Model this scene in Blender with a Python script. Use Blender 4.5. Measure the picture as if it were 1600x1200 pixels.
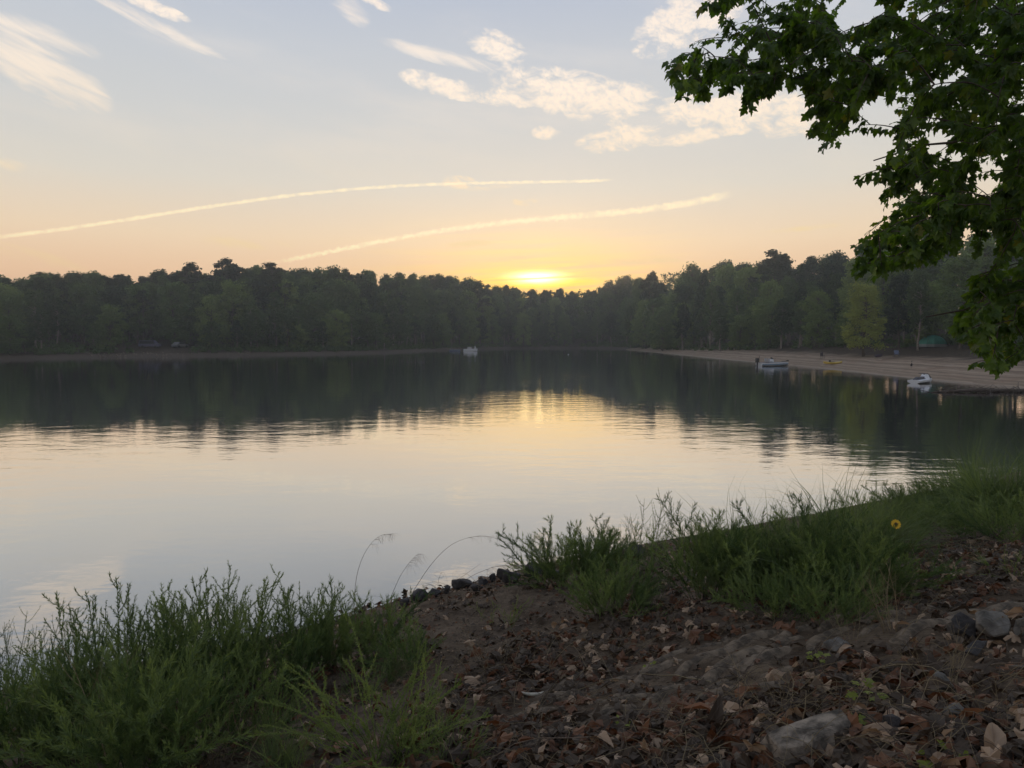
import bpy, bmesh, math, random
import numpy as np
from mathutils import Vector, Matrix

R = math.radians
rng = np.random.default_rng(11)
random.seed(11)
sc = bpy.context.scene
for o in list(bpy.data.objects):
    bpy.data.objects.remove(o)
COL = sc.collection

# ------------------------------------------------------------------ camera
F = 1142.0                      # focal length in photo pixels (photo 1600 wide)
PITCH = R(3.5)
EYE = np.array([0.0, 0.0, 4.0])
cd = bpy.data.cameras.new('camera')
cd.sensor_width = 36.0
cd.lens = 36.0 * F / 1600.0
cd.clip_start = 0.05
cd.clip_end = 5000
cam = bpy.data.objects.new('camera', cd)
COL.objects.link(cam)
cam.location = EYE
cam.rotation_euler = (math.pi / 2 - PITCH, 0, 0)
sc.camera = cam

# ------------------------------------------------------------------ view
sc.view_settings.view_transform = 'Standard'
sc.view_settings.look = 'None'
sc.view_settings.exposure = 0.0
sc.view_settings.gamma = 1.0
sc.view_settings.use_curve_mapping = False
sc.cycles.use_denoising = True
sc.cycles.max_bounces = 8
sc.cycles.volume_bounces = 0
sc.cycles.transparent_max_bounces = 8
sc.cycles.caustics_reflective = False
sc.cycles.caustics_refractive = False
sc.cycles.sample_clamp_indirect = 4.0

# ------------------------------------------------------------------ light
SUN_EL, SUN_AZ = 3.0, 2.0       # degrees; azimuth from +Y towards +X
SUN_STRENGTH = 0.5
HAZE_DENSITY = 0.0008
HAZE_G = 0.75
sl = bpy.data.lights.new('sun', 'SUN')
sl.energy = SUN_STRENGTH
sl.angle = R(0.53)
sl.color = (1.0, 0.62, 0.36)
sun = bpy.data.objects.new('sun', sl)
COL.objects.link(sun)
d = Vector((math.sin(R(SUN_AZ)) * math.cos(R(SUN_EL)), math.cos(R(SUN_AZ)) * math.cos(R(SUN_EL)), math.sin(R(SUN_EL))))
sun.rotation_euler = d.to_track_quat('Z', 'Y').to_euler()
sun.location = (0, 0, 80)


def srgb(r, g, b):
    def f(c):
        c /= 255.0
        return c / 12.92 if c <= 0.04045 else ((c + 0.055) / 1.055) ** 2.4
    return (f(r), f(g), f(b))


def ray(u, v):
    x = (u - 800.0) / F
    y = (600.0 - v) / F
    return np.array([x, math.cos(PITCH) + y * math.sin(PITCH), -math.sin(PITCH) + y * math.cos(PITCH)])


def at_y(u, v, Y):
    r = ray(u, v)
    return EYE + r * (Y / r[1])


def azel(u, v):
    r = ray(u, v)
    r = r / np.linalg.norm(r)
    return math.degrees(math.atan2(r[0], r[1])), math.degrees(math.asin(r[2]))


# ------------------------------------------------------------------ node helpers
class X:
    """a float socket with arithmetic"""
    nt = None

    def __init__(s, k): s.k = k

    @staticmethod
    def m(op, a, b=None, c=None, clamp=False):
        n = X.nt.nodes.new('ShaderNodeMath')
        n.operation = op
        n.use_clamp = clamp
        for i, q in enumerate((a, b, c)):
            if q is None:
                continue
            if isinstance(q, X):
                X.nt.links.new(q.k, n.inputs[i])
            else:
                n.inputs[i].default_value = float(q)
        return X(n.outputs[0])

    def __add__(s, o): return X.m('ADD', s, o)
    __radd__ = __add__
    def __sub__(s, o): return X.m('SUBTRACT', s, o)
    def __rsub__(s, o): return X.m('SUBTRACT', o, s)
    def __mul__(s, o): return X.m('MULTIPLY', s, o)
    __rmul__ = __mul__
    def __truediv__(s, o): return X.m('DIVIDE', s, o)
    def clamp(s): return X.m('ADD', s, 0.0, clamp=True)
    def max(s, o): return X.m('MAXIMUM', s, o)
    def abs(s): return X.m('ABSOLUTE', s)
    def pow(s, o): return X.m('POWER', s, o)
    def exp(s): return X.m('EXPONENT', s)

    def step(s, a, b, lo=0.0, hi=1.0):
        n = X.nt.nodes.new('ShaderNodeMapRange')
        n.interpolation_type = 'SMOOTHSTEP'
        X.nt.links.new(s.k, n.inputs[0])
        n.inputs[1].default_value = a
        n.inputs[2].default_value = b
        n.inputs[3].default_value = lo
        n.inputs[4].default_value = hi
        return X(n.outputs[0])


def vec(x, y, z=0.0):
    n = X.nt.nodes.new('ShaderNodeCombineXYZ')
    for i, q in enumerate((x, y, z)):
        if isinstance(q, X):
            X.nt.links.new(q.k, n.inputs[i])
        else:
            n.inputs[i].default_value = q
    return n.outputs[0]


def noise(v, scale=1.0, detail=4.0, rough=0.5, dist=0.0):
    n = X.nt.nodes.new('ShaderNodeTexNoise')
    n.inputs['Scale'].default_value = scale
    n.inputs['Detail'].default_value = detail
    n.inputs['Roughness'].default_value = rough
    n.inputs['Distortion'].default_value = dist
    if v is not None:
        X.nt.links.new(v, n.inputs['Vector'])
    return X(n.outputs[0])


def colmix(f, a, b, mode='MIX'):
    n = X.nt.nodes.new('ShaderNodeMix')
    n.data_type = 'RGBA'
    n.blend_type = mode
    n.clamp_factor = True
    if isinstance(f, X):
        X.nt.links.new(f.k, n.inputs[0])
    else:
        n.inputs[0].default_value = f
    for i, q in ((6, a), (7, b)):
        if isinstance(q, tuple):
            n.inputs[i].default_value = (*q[:3], 1)
        else:
            X.nt.links.new(q, n.inputs[i])
    return n.outputs[2]


def ramp(f, stops):
    n = X.nt.nodes.new('ShaderNodeValToRGB')
    X.nt.links.new(f.k, n.inputs[0])
    e = n.color_ramp.elements
    while len(e) < len(stops):
        e.new(0.5)
    for q, (p, c) in zip(e, stops):
        q.position = p
        q.color = (*c, 1)
    return n.outputs[0]


# ------------------------------------------------------------------ sky
world = bpy.data.worlds.new('World')
sc.world = world
world.use_nodes = True
nt = world.node_tree
X.nt = nt
bg = nt.nodes['Background']
tc = nt.nodes.new('ShaderNodeTexCoord')
sep = nt.nodes.new('ShaderNodeSeparateXYZ')
nt.links.new(tc.outputs['Generated'], sep.inputs[0])
dx, dy, dz = (X(sep.outputs[i]) for i in range(3))
AZ = X.m('ARCTAN2', dx, dy) * (180 / math.pi)
EL = X.m('ARCSINE', dz) * (180 / math.pi)
ELp = EL.max(0.0)
# clear-sky colour by elevation, warm below and towards the sun
t = ELp / 90.0
base = ramp(t, [(0.0, srgb(240, 184, 146)), (4.5 / 90, srgb(250, 206, 164)), (7.5 / 90, srgb(246, 219, 185)), (11.4 / 90, srgb(224, 217, 204)),
                (16 / 90, srgb(209, 210, 209)), (20.6 / 90, srgb(199, 204, 211)), (25 / 90, srgb(185, 194, 210)), (40 / 90, srgb(166, 176, 194)),
                (1.0, srgb(138, 148, 170))])
DAZ = X.m('WRAP', AZ - SUN_AZ, 180.0, -180.0)
away = (DAZ.abs()).step(35, 150)
base = colmix(away, base, colmix(0.22, base, (0.12, 0.13, 0.15)))
# Nishita sky, low sun
sky = nt.nodes.new('ShaderNodeTexSky')
sky.sky_type = 'NISHITA'
sky.sun_disc = False
sky.sun_elevation = R(SUN_EL)
sky.sun_rotation = R(SUN_AZ)
sky.dust_density = 2.0
upz = nt.nodes.new('ShaderNodeCombineXYZ')
nt.links.new(sep.outputs[0], upz.inputs[0])
nt.links.new(sep.outputs[1], upz.inputs[1])
nt.links.new(dz.max(0.01).k, upz.inputs[2])
nt.links.new(upz.outputs[0], sky.inputs[0])
NISH = 0.004


def emit(col, k):
    n = nt.nodes.new('ShaderNodeVectorMath')
    n.operation = 'SCALE'
    if isinstance(col, tuple):
        n.inputs[0].default_value = col
    else:
        nt.links.new(col, n.inputs[0])
    if isinstance(k, X):
        nt.links.new(k.k, n.inputs['Scale'])
    else:
        n.inputs['Scale'].default_value = k
    return n.outputs[0]


def vadd(a, b):
    n = nt.nodes.new('ShaderNodeVectorMath')
    n.operation = 'ADD'
    nt.links.new(a, n.inputs[0])
    nt.links.new(b, n.inputs[1])
    return n.outputs[0]


total = vadd(emit(base, 1.0), emit(sky.outputs[0], NISH))
# glow of the veiled sun: streaky cloud bands, slightly tilted
tilt = EL - AZ * 0.045
streak = noise(vec(AZ * 0.09, tilt * 2.3), 1.0, 3.0, 0.6)
sband = streak.step(0.36, 0.62)
g_mid = X.m('EXPONENT', (DAZ * DAZ / 95.0 + (EL - 4.3) * (EL - 4.3) / 11.0) * -1.0)
g_core = X.m('EXPONENT', (DAZ * DAZ / 26.0 + (EL - 4.6) * (EL - 4.6) / 0.50) * -1.0)
g_disc = X.m('EXPONENT', (DAZ * DAZ / 2.6 + (EL - 4.75) * (EL - 4.75) / 0.13) * -1.0)
line = 1.0 - X.m('EXPONENT', ((tilt - 4.63) * (tilt - 4.63) / 0.010) * -1.0) * 0.85
line2 = 1.0 - X.m('EXPONENT', ((tilt - 5.35) * (tilt - 5.35) / 0.012) * -1.0) * 0.55
total = vadd(total, emit((0.27, 0.14, -0.20), g_mid * (0.45 + 0.55 * sband)))
total = vadd(total, emit((0.50, 0.34, -0.24), g_core * line * line2 * (0.4 + 0.6 * sband)))
total = vadd(total, emit((4.0, 3.3, 2.0), g_disc * line))
# clouds: soft patches broken up by noise
warp = noise(vec(AZ * 0.35, EL * 0.35, 3.0), 1.0, 3.0, 0.55)
nz1 = noise(vec(AZ * 0.55 + warp * 1.6, EL * 1.05 + AZ * 0.16 + warp * 1.6, 0.0), 1.0, 7.0, 0.62, 0.25)
nz2 = noise(vec(AZ * 0.30 + EL * 0.25, EL * 1.0 + AZ * 0.30, 7.0), 1.0, 6.0, 0.6, 0.5)


def patch(u, v, hw, hh, rot, k):
    """soft elliptical cloud patch given by the direction in which it stands"""
    a0, e0 = azel(u, v)
    a1, e1 = azel(u + 10, v)
    a2, e2 = azel(u, v - 10)
    sa, se = (a1 - a0) / 10, (e2 - e0) / 10
    c, s = math.cos(R(rot)), math.sin(R(rot))
    px = (AZ - a0) / sa
    py = (EL - e0) / se
    xx = (px * c + py * s) / hw
    yy = (py * c - px * s) / hh
    return X.m('SUBTRACT', 1.0, xx * xx + yy * yy) .clamp() * k


puffy = [(900, 150, 150, 44, -14, 1.0), (955, 160, 85, 40, 0, 1.0), (690, 134, 75, 20, -14, .95), (775, 152, 85, 16, -10, .9), (775, 72, 58, 27, -22, .95),
         (853, 207, 30, 13, -5, .9), (975, 216, 85, 24, 6, .85), (1085, 212, 105, 16, 4, .85), (1150, 172, 170, 36, -2, 1.0), (1055, 40, 85, 46, 28, .95),
         (1110, 15, 60, 50, 20, .9), (713, 285, 36, 13, 0, .6), (820, 315, 24, 8, 0, .5), (1250, 190, 90, 30, 0, .7), (235, 8, 75, 14, -14, .85), (580, 2, 40, 10, -20, .7)]
wispy = [(60, 105, 140, 52, -24, 1.0), (55, 50, 120, 22, -10, .8), (240, 38, 150, 17, -20, .85), (690, 88, 110, 15, -12, .9), (548, 14, 40, 30, -45, .7), 
         (745, 380, 55, 7, 6, .9), (790, 405, 45, 6, 4, .8), (10, 258, 40, 14, 0, .6), (380, 380, 110, 12, 0, .45), (50, 400, 120, 16, -12, .4),
         (1265, 356, 110, 5, 3, .6), (780, 292, 70, 6, 5, .6), (980, 410, 150, 8, 3, .7), ]
pm = None
for q in puffy:
    e = patch(*q)
    pm = e if pm is None else pm.max(e)
wm = None
for q in wispy:
    e = patch(*q)
    wm = e if wm is None else wm.max(e)
pc = (pm * 1.15 + (nz1 - 0.5) * 3.6 * pm.step(0.0, 0.25)).step(0.05, 1.15)
pc = pc * (noise(vec(AZ * 2.2 + warp * 2.0, EL * 2.8 + AZ * 0.5, 2.0), 1.0, 5.0, 0.7).step(0.30, 0.60) * 0.5 + 0.55).clamp()
wc = (wm * 0.9 + (nz2 - 0.5) * 2.4 * wm.step(0.0, 0.3)).step(0.0, 1.1) * 0.8
# thin general veil
veil = noise(vec(AZ * 0.05, EL * 0.22 + AZ * 0.03, 11.0), 1.0, 5.0, 0.6).step(0.45, 0.8) * 0.22 * EL.step(3, 14)
cl = pc.max(wc).max(veil)
ccol = ramp(t, [(0, srgb(255, 214, 150)), (8 / 90, srgb(252, 224, 170)), (14 / 90, (1.04, 0.86, 0.66)), (20 / 90, (1.08, 0.93, 0.78)), (30 / 90, srgb(236, 226, 222)), (1, srgb(180, 185, 200))])
total = colmix(cl * (1.0 - away * 0.75), total, ccol)


def trail(pts, w0, w1, u0, u1, amp, k):
    """condensation trail: a narrow streak along a smooth curve of directions"""
    P = np.array([azel(*p) for p in pts])
    co = np.polyfit(P[:, 0], P[:, 1], 4)
    q = X(AZ.k)
    y = None
    for c in co:
        y = float(c) if y is None else (q * y + float(c))
    a0, a1 = azel(u0, pts[0][1])[0], azel(u1, pts[-1][1])[0]
    s = ((AZ - a0) / (a1 - a0)).clamp()
    w = s * (w1 - w0) + w0
    puff = noise(vec(AZ * 2.4, EL * 2.4, 5.0), 1.0, 4.0, 0.7) - 0.5
    k = (noise(vec(AZ * 1.1, EL * 0.8, 9.0), 1.0, 4.0, 0.7).step(0.32, 0.60) * 0.7 + 0.3) * k
    dd = ((EL - y + puff * amp).abs()) / w
    m = (1.0 - dd * dd).clamp()
    return m * AZ.step(a0, a0 + 4) * (1.0 - AZ.step(a1 - 2.0, a1)) * k * EL.step(1, 3)


t1 = trail([(0, 370), (150, 350), (300, 328), (400, 312), (500, 300), (600, 292), (700, 288), (850, 284), (960, 281)], 0.16, 0.13, -60, 965, 0.26, 0.95)
t2 = trail([(400, 415), (440, 408), (520, 393), (600, 378), (680, 360), (740, 352), (820, 346), (900, 340), (980, 330), (1040, 322), (1100, 311), (1140, 305)], 0.17, 0.32, 400, 1150, 0.60, 1.0)
total = colmix(t1.max(t2), total, ramp(t, [(0, (1.25, 1.0, 0.52)), (12 / 90, (1.12, 0.95, 0.66)), (1, srgb(250, 240, 225))]))
nt.links.new(total, bg.inputs[0])
bg.inputs[1].default_value = 1.0
world.cycles.sampling_method = 'MANUAL'
world.cycles.sample_map_resolution = 512


# ------------------------------------------------------------------ materials
def new_mat(name):
    m = bpy.data.materials.new(name)
    m.use_nodes = True
    X.nt = m.node_tree
    return m, m.node_tree, m.node_tree.nodes['Principled BSDF']


def objco(nt):
    return nt.nodes.new('ShaderNodeTexCoord').outputs['Object']


def plain(name, col, rough=0.6, var=0.15, scale=6.0, metal=0.0, bump=0.0):
    m, nt, b = new_mat(name)
    n = noise(objco(nt), scale, 5.0, 0.6)
    c = colmix(n.step(0.3, 0.7), tuple(q * (1 - var) for q in col), tuple(min(1, q * (1 + var)) for q in col))
    nt.links.new(c, b.inputs['Base Color'])
    b.inputs['Roughness'].default_value = rough
    b.inputs['Metallic'].default_value = metal
    if bump:
        bn = nt.nodes.new('ShaderNodeBump')
        bn.inputs['Strength'].default_value = 0.7
        bn.inputs['Distance'].default_value = bump
        nt.links.new(noise(objco(nt), scale * 2.5, 6.0, 0.65).k, bn.inputs['Height'])
        nt.links.new(bn.outputs[0], b.inputs['Normal'])
    return m


def foliage(name, c1, c2, trans=0.35, rough=0.5, spec=0.3, scale=0.6, tcol=None, c3=None):
    """leaf surface: reflects one colour, lets a yellower one through; hue differs leaf to leaf and plant to plant"""
    m, nt, b = new_mat(name)
    at = nt.nodes.new('ShaderNodeAttribute')
    at.attribute_name = 'rnd'
    oi = nt.nodes.new('ShaderNodeObjectInfo')
    r = X.m('FRACT', X(at.outputs['Fac']) + X(oi.outputs['Random']) * 0.37)
    n = noise(objco(nt), scale, 3.0, 0.6)
    f = (n * 0.3 + r * 0.3 + X(oi.outputs['Random']) * 0.9 - 0.25).clamp()
    c = colmix(f, c1, c2)
    if c3:
        c = colmix(r.step(0.965, 0.98) * 0.8, c, c3)
    nt.links.new(c, b.inputs['Base Color'])
    b.inputs['Roughness'].default_value = rough
    b.inputs['Specular IOR Level'].default_value = spec
    tr = nt.nodes.new('ShaderNodeBsdfTranslucent')
    tcn = colmix(1.0, c, tcol or (1.6, 1.5, 0.6), 'MULTIPLY')
    nt.links.new(tcn, tr.inputs[0])
    mx = nt.nodes.new('ShaderNodeMixShader')
    mx.inputs[0].default_value = trans
    nt.links.new(b.outputs[0], mx.inputs[1])
    nt.links.new(tr.outputs[0], mx.inputs[2])
    nt.links.new(mx.outputs[0], nt.nodes['Material Output'].inputs[0])
    return m


M = {}
M['wood_leaf'] = foliage('wood_leaf', (0.022, 0.042, 0.020), (0.120, 0.185, 0.065), 0.3, 0.7, 0.1, 0.25)
M['light_leaf'] = foliage('light_leaf', (0.090, 0.150, 0.050), (0.200, 0.270, 0.090), 0.3, 0.7, 0.1, 0.25)
M['pine_leaf'] = foliage('pine_leaf', (0.025, 0.040, 0.018), (0.055, 0.075, 0.030), 0.2, 0.7, 0.1, 0.25)
M['gold_leaf'] = foliage('gold_leaf', (0.25, 0.30, 0.085), (0.38, 0.42, 0.13), 0.35, 0.7, 0.1, 0.3)
M['maple_leaf'] = foliage('maple_leaf', (0.050, 0.095, 0.020), (0.135, 0.195, 0.040), 0.52, 0.40, 0.4, 0.8, (2.4, 2.5, 0.55), (0.15, 0.14, 0.02))
M['plume'] = foliage('plume', (0.055, 0.100, 0.044), (0.200, 0.265, 0.115), 0.42, 0.6, 0.25, 2.0)
M['plume_pale'] = foliage('plume_pale', (0.150, 0.210, 0.070), (0.240, 0.300, 0.110), 0.4, 0.6, 0.2, 2.0)
M['plume_grey'] = foliage('plume_grey', (0.085, 0.125, 0.060), (0.160, 0.205, 0.100), 0.4, 0.6, 0.2, 2.0)
M['seedling'] = foliage('seedling', (0.160, 0.200, 0.030), (0.240, 0.270, 0.050), 0.35, 0.5, 0.25, 2.0)
M['dry_tan'] = foliage('dry_tan', (0.30, 0.21, 0.14), (0.50, 0.36, 0.25), 0.15, 0.6, 0.25, 8.0, (1.2, 0.9, 0.5))
M['dry_red'] = foliage('dry_red', (0.13, 0.062, 0.034), (0.27, 0.132, 0.070), 0.15, 0.55, 0.25, 8.0, (1.3, 0.8, 0.4))
M['dry_dark'] = foliage('dry_dark', (0.044, 0.032, 0.023), (0.125, 0.090, 0.062), 0.1, 0.6, 0.3, 8.0, (1.2, 0.9, 0.6))
M['dry_grass'] = foliage('dry_grass', (0.20, 0.155, 0.09), (0.33, 0.27, 0.17), 0.2, 0.7, 0.2, 4.0, (1.2, 1.0, 0.6))
M['bark'] = plain('bark', (0.10, 0.078, 0.058), 0.9, 0.45, 3.0, bump=0.03)
M['pale_bark'] = plain('pale_bark', (0.26, 0.22, 0.18), 0.9, 0.35, 3.0, bump=0.02)
M['twig'] = plain('twig', (0.16, 0.115, 0.08), 0.8, 0.5, 14.0)
M['dark_twig'] = plain('dark_twig', (0.07, 0.05, 0.038), 0.8, 0.4, 14.0)
M['dark_rock'] = plain('dark_rock', (0.055, 0.050, 0.050), 0.85, 0.45, 5.0, bump=0.05)
M['grey_rock'] = plain('grey_rock', (0.155, 0.142, 0.125), 0.9, 0.55, 7.0, bump=0.03)
M['pale_rock'] = plain('pale_rock', (0.19, 0.158, 0.125), 0.9, 0.75, 11.0, bump=0.02)
M['mat'] = plain('mat', (0.140, 0.106, 0.074), 0.95, 0.6, 12.0, bump=0.03)
M['white_paint'] = plain('white_paint', (0.66, 0.68, 0.72), 0.3, 0.05)
M['blue_paint'] = plain('blue_paint', (0.16, 0.27, 0.42), 0.3, 0.1)
M['black'] = plain('black', (0.018, 0.018, 0.020), 0.4, 0.2)
M['seat_grey'] = plain('seat_grey', (0.05, 0.05, 0.065), 0.6, 0.2)
M['cushion'] = plain('cushion', (0.42, 0.42, 0.44), 0.6, 0.1)
M['yellow_paint'] = plain('yellow_paint', (0.62, 0.44, 0.07), 0.4, 0.12)
M['tent'] = plain('tent', (0.035, 0.23, 0.17), 0.7, 0.15, 1.5)
M['tent_grey'] = plain('tent_grey', (0.22, 0.24, 0.24), 0.7, 0.1, 1.5)
M['cloth_blue'] = plain('cloth_blue', (0.12, 0.15, 0.24), 0.8, 0.15)
M['cloth_purple'] = plain('cloth_purple', (0.075, 0.06, 0.085), 0.8, 0.2)
M['skin'] = plain('skin', (0.42, 0.27, 0.20), 0.6, 0.08)
M['car_blue'] = plain('car_blue', (0.10, 0.10, 0.17), 0.3, 0.05)
M['car_grey'] = plain('car_grey', (0.20, 0.21, 0.22), 0.3, 0.05)
M['glass'] = plain('glass', (0.03, 0.035, 0.04), 0.08, 0.05)
M['bird'] = plain('bird', (0.055, 0.045, 0.045), 0.8, 0.3, 12.0)
M['petal'] = plain('petal', (0.80, 0.50, 0.02), 0.5, 0.08, 30.0)
M['flower_eye'] = plain('flower_eye', (0.07, 0.03, 0.012), 0.8, 0.3, 60.0)
M['rind'] = plain('rind', (0.46, 0.43, 0.36), 0.6, 0.25, 30.0)
M['red_paint'] = plain('red_paint', (0.45, 0.05, 0.04), 0.4, 0.1)


# ------------------------------------------------------------------ mesh helpers
class MB:
    """collects vertices and faces and links them as ONE mesh object"""

    def __init__(s):
        s.V, s.F, s.R, s.n = [], [], [], 0

    def add(s, v, f, r=None):
        v = np.asarray(v, float).reshape(-1, 3)
        f = np.asarray(f, int)
        s.V.append(v)
        s.F.append(f + s.n)
        s.R.append(np.full(len(f), rng.random()) if r is None else np.asarray(r, float))
        s.n += len(v)
        return s

    def mesh(s, name, mat, smooth=False):
        me = bpy.data.meshes.new(name)
        v = np.concatenate(s.V)
        me.vertices.add(len(v))
        me.vertices.foreach_set('co', v.astype(np.float32).ravel())
        lv = np.concatenate([f.ravel() for f in s.F])
        sizes = np.concatenate([np.full(len(f), f.shape[1]) for f in s.F])
        starts = np.concatenate([[0], np.cumsum(sizes)[:-1]])
        me.loops.add(len(lv))
        me.loops.foreach_set('vertex_index', lv.astype(np.int32))
        me.polygons.add(len(sizes))
        me.polygons.foreach_set('loop_start', starts.astype(np.int32))
        me.update(calc_edges=True)
        me.polygons.foreach_set('use_smooth', np.full(len(sizes), smooth))
        a = me.attributes.new('rnd', 'FLOAT', 'FACE')
        a.data.foreach_set('value', np.concatenate(s.R).astype(np.float32))
        me.materials.append(mat)
        return me

    def build(s, name, mat, parent=None, smooth=False, kind=None):
        return link(name, s.mesh(name, mat, smooth), parent, kind)


def link(name, me, parent=None, kind=None):
    o = bpy.data.objects.new(name, me)
    COL.objects.link(o)
    if parent is not None:
        o.parent = parent
    if kind:
        o['kind'] = kind
    return o


def thing(name, label, cat, loc=(0, 0, 0), rz=0.0, group=None):
    o = bpy.data.objects.new(name, None)
    o.empty_display_size = 0.2
    COL.objects.link(o)
    o.location = tuple(loc)
    o.rotation_euler = (0, 0, rz)
    tag(o, label, cat, group)
    return o


def tag(o, label, cat, group=None):
    o['label'] = label
    o['category'] = cat
    if group:
        o['group'] = group
    return o


def unit(a):
    a = np.asarray(a, float)
    return a / (np.linalg.norm(a, axis=-1, keepdims=True) + 1e-12)


def tube(mb, pts, rad, n=6, cap=True):
    pts = np.asarray(pts, float)
    rad = np.broadcast_to(np.asarray(rad, float), (len(pts),))
    T = unit(np.gradient(pts, axis=0))
    ref = np.array([0, 0, 1.0]) if abs(T[0, 2]) < 0.9 else np.array([1.0, 0, 0])
    A = unit(np.cross(T, ref))
    B = np.cross(T, A)
    th = np.arange(n) * 2 * math.pi / n
    v = pts[:, None, :] + rad[:, None, None] * (np.cos(th)[None, :, None] * A[:, None, :] + np.sin(th)[None, :, None] * B[:, None, :])
    k = len(pts)
    f = [[i * n + j, i * n + (j + 1) % n, (i + 1) * n + (j + 1) % n, (i + 1) * n + j] for i in range(k - 1) for j in range(n)]
    mb.add(v.reshape(-1, 3), f)
    if cap:
        mb.add(v[0], [list(range(n))[::-1]])
        mb.add(v[-1], [list(range(n))])
    return mb


def box(mb, c, s, rz=0.0, taper=1.0):
    x, y, z = np.array(s) / 2
    b = np.array([[-x, -y, -z], [x, -y, -z], [x, y, -z], [-x, y, -z], [-x * taper, -y * taper, z], [x * taper, -y * taper, z], [x * taper, y * taper, z], [-x * taper, y * taper, z]])
    cc, ss = math.cos(rz), math.sin(rz)
    b = b @ np.array([[cc, ss, 0], [-ss, cc, 0], [0, 0, 1]])
    mb.add(b + np.array(c), [[3, 2, 1, 0], [4, 5, 6, 7], [0, 1, 5, 4], [1, 2, 6, 5], [2, 3, 7, 6], [3, 0, 4, 7]])
    return mb


def loft(mb, rings, closed=True, caps=True):
    """rings: equal-length lists of points, joined end to end"""
    r = np.asarray(rings, float)
    k, n = r.shape[:2]
    m = n if closed else n - 1
    f = [[i * n + j, i * n + (j + 1) % n, (i + 1) * n + (j + 1) % n, (i + 1) * n + j] for i in range(k - 1) for j in range(m)]
    mb.add(r.reshape(-1, 3), f)
    if caps:
        mb.add(r[0], [list(range(n))[::-1]])
        mb.add(r[-1], [list(range(n))])
    return mb


def vnoise(x, y, seed=0):
    x = np.asarray(x, float)
    y = np.asarray(y, float)
    xi, yi = np.floor(x).astype(np.int64), np.floor(y).astype(np.int64)
    fx, fy = x - xi, y - yi
    fx = fx * fx * (3 - 2 * fx)
    fy = fy * fy * (3 - 2 * fy)

    def h(a, b):
        q = (a * 374761393 + b * 668265263 + seed * 1442695041) & 0xFFFFFFFF
        q = ((q ^ (q >> 13)) * 1274126177) & 0xFFFFFFFF
        return ((q ^ (q >> 16)) & 0xFFFF) / 65535.0
    return (h(xi, yi) * (1 - fx) + h(xi + 1, yi) * fx) * (1 - fy) + (h(xi, yi + 1) * (1 - fx) + h(xi + 1, yi + 1) * fx) * fy


def scatter(mb, tv, tf, origins, mats, rnd=None):
    """copies of a small template: origins (n,3), mats (n,3,3) with scaled axes as rows"""
    n = len(origins)
    if n == 0:
        return mb
    v = np.einsum('kj,njd->nkd', tv, mats) + origins[:, None, :]
    f = (np.asarray(tf)[None] + (np.arange(n) * len(tv))[:, None, None]).reshape(-1, np.asarray(tf).shape[1])
    r = rng.random(n) if rnd is None else rnd
    mb.add(v.reshape(-1, 3), f, np.repeat(r, len(tf)))
    return mb


def frames(d, nrm):
    """rows: x (across), y (along d), z (normal)"""
    y = unit(d)
    x = unit(np.cross(y, nrm))
    z = np.cross(x, y)
    return np.stack([x, y, z], 1)


def rand_dirs(n):
    return unit(rng.normal(size=(n, 3)))


# ------------------------------------------------------------------ terrain
near_pts = [(-80, -40), (-30, -9), (-12, 3.4), (-5.6, 8.1), (-3.3, 9.6), (-1.6, 11.2), (0.33, 12.4), (1.65, 13.3), (5.5, 15.7), (10.5, 18.7), (15.5, 22.0), (23, 27), (33, 37), (38, 46)]
beach_pts = [(38, 46), (41, 53), (41.5, 59), (40.7, 71), (41.5, 86), (43, 109), (42, 138), (43, 199), (44, 285)]
far_pts = [(44, 285), (47, 300), (40, 318), (28, 330), (0, 318), (-14, 285), (-27, 257), (-38, 217), (-45, 199), (-64, 183), (-89, 169), (-103, 146), (-140, 118), (-220, 60), (-240, -40), (-160, -90), (-80, -40)]
groups = [near_pts, beach_pts, far_pts]
poly = np.array(near_pts[:-1] + beach_pts[:-1] + far_pts[:-1], float)


def seg_dist(x, y, pts):
    best = np.full(x.shape, 1e9)
    for (ax, ay), (bx, by) in zip(pts[:-1], pts[1:]):
        ex, ey = bx - ax, by - ay
        q = np.clip(((x - ax) * ex + (y - ay) * ey) / (ex * ex + ey * ey), 0, 1)
        best = np.minimum(best, np.hypot(x - ax - q * ex, y - ay - q * ey))
    return best


def inside(x, y):
    r = np.zeros(x.shape, bool)
    n = len(poly)
    for i in range(n):
        ax, ay = poly[i]
        bx, by = poly[(i + 1) % n]
        c = ((ay > y) != (by > y)) & (x < (bx - ax) * (y - ay) / (by - ay + 1e-12) + ax)
        r ^= c
    return r


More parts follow.
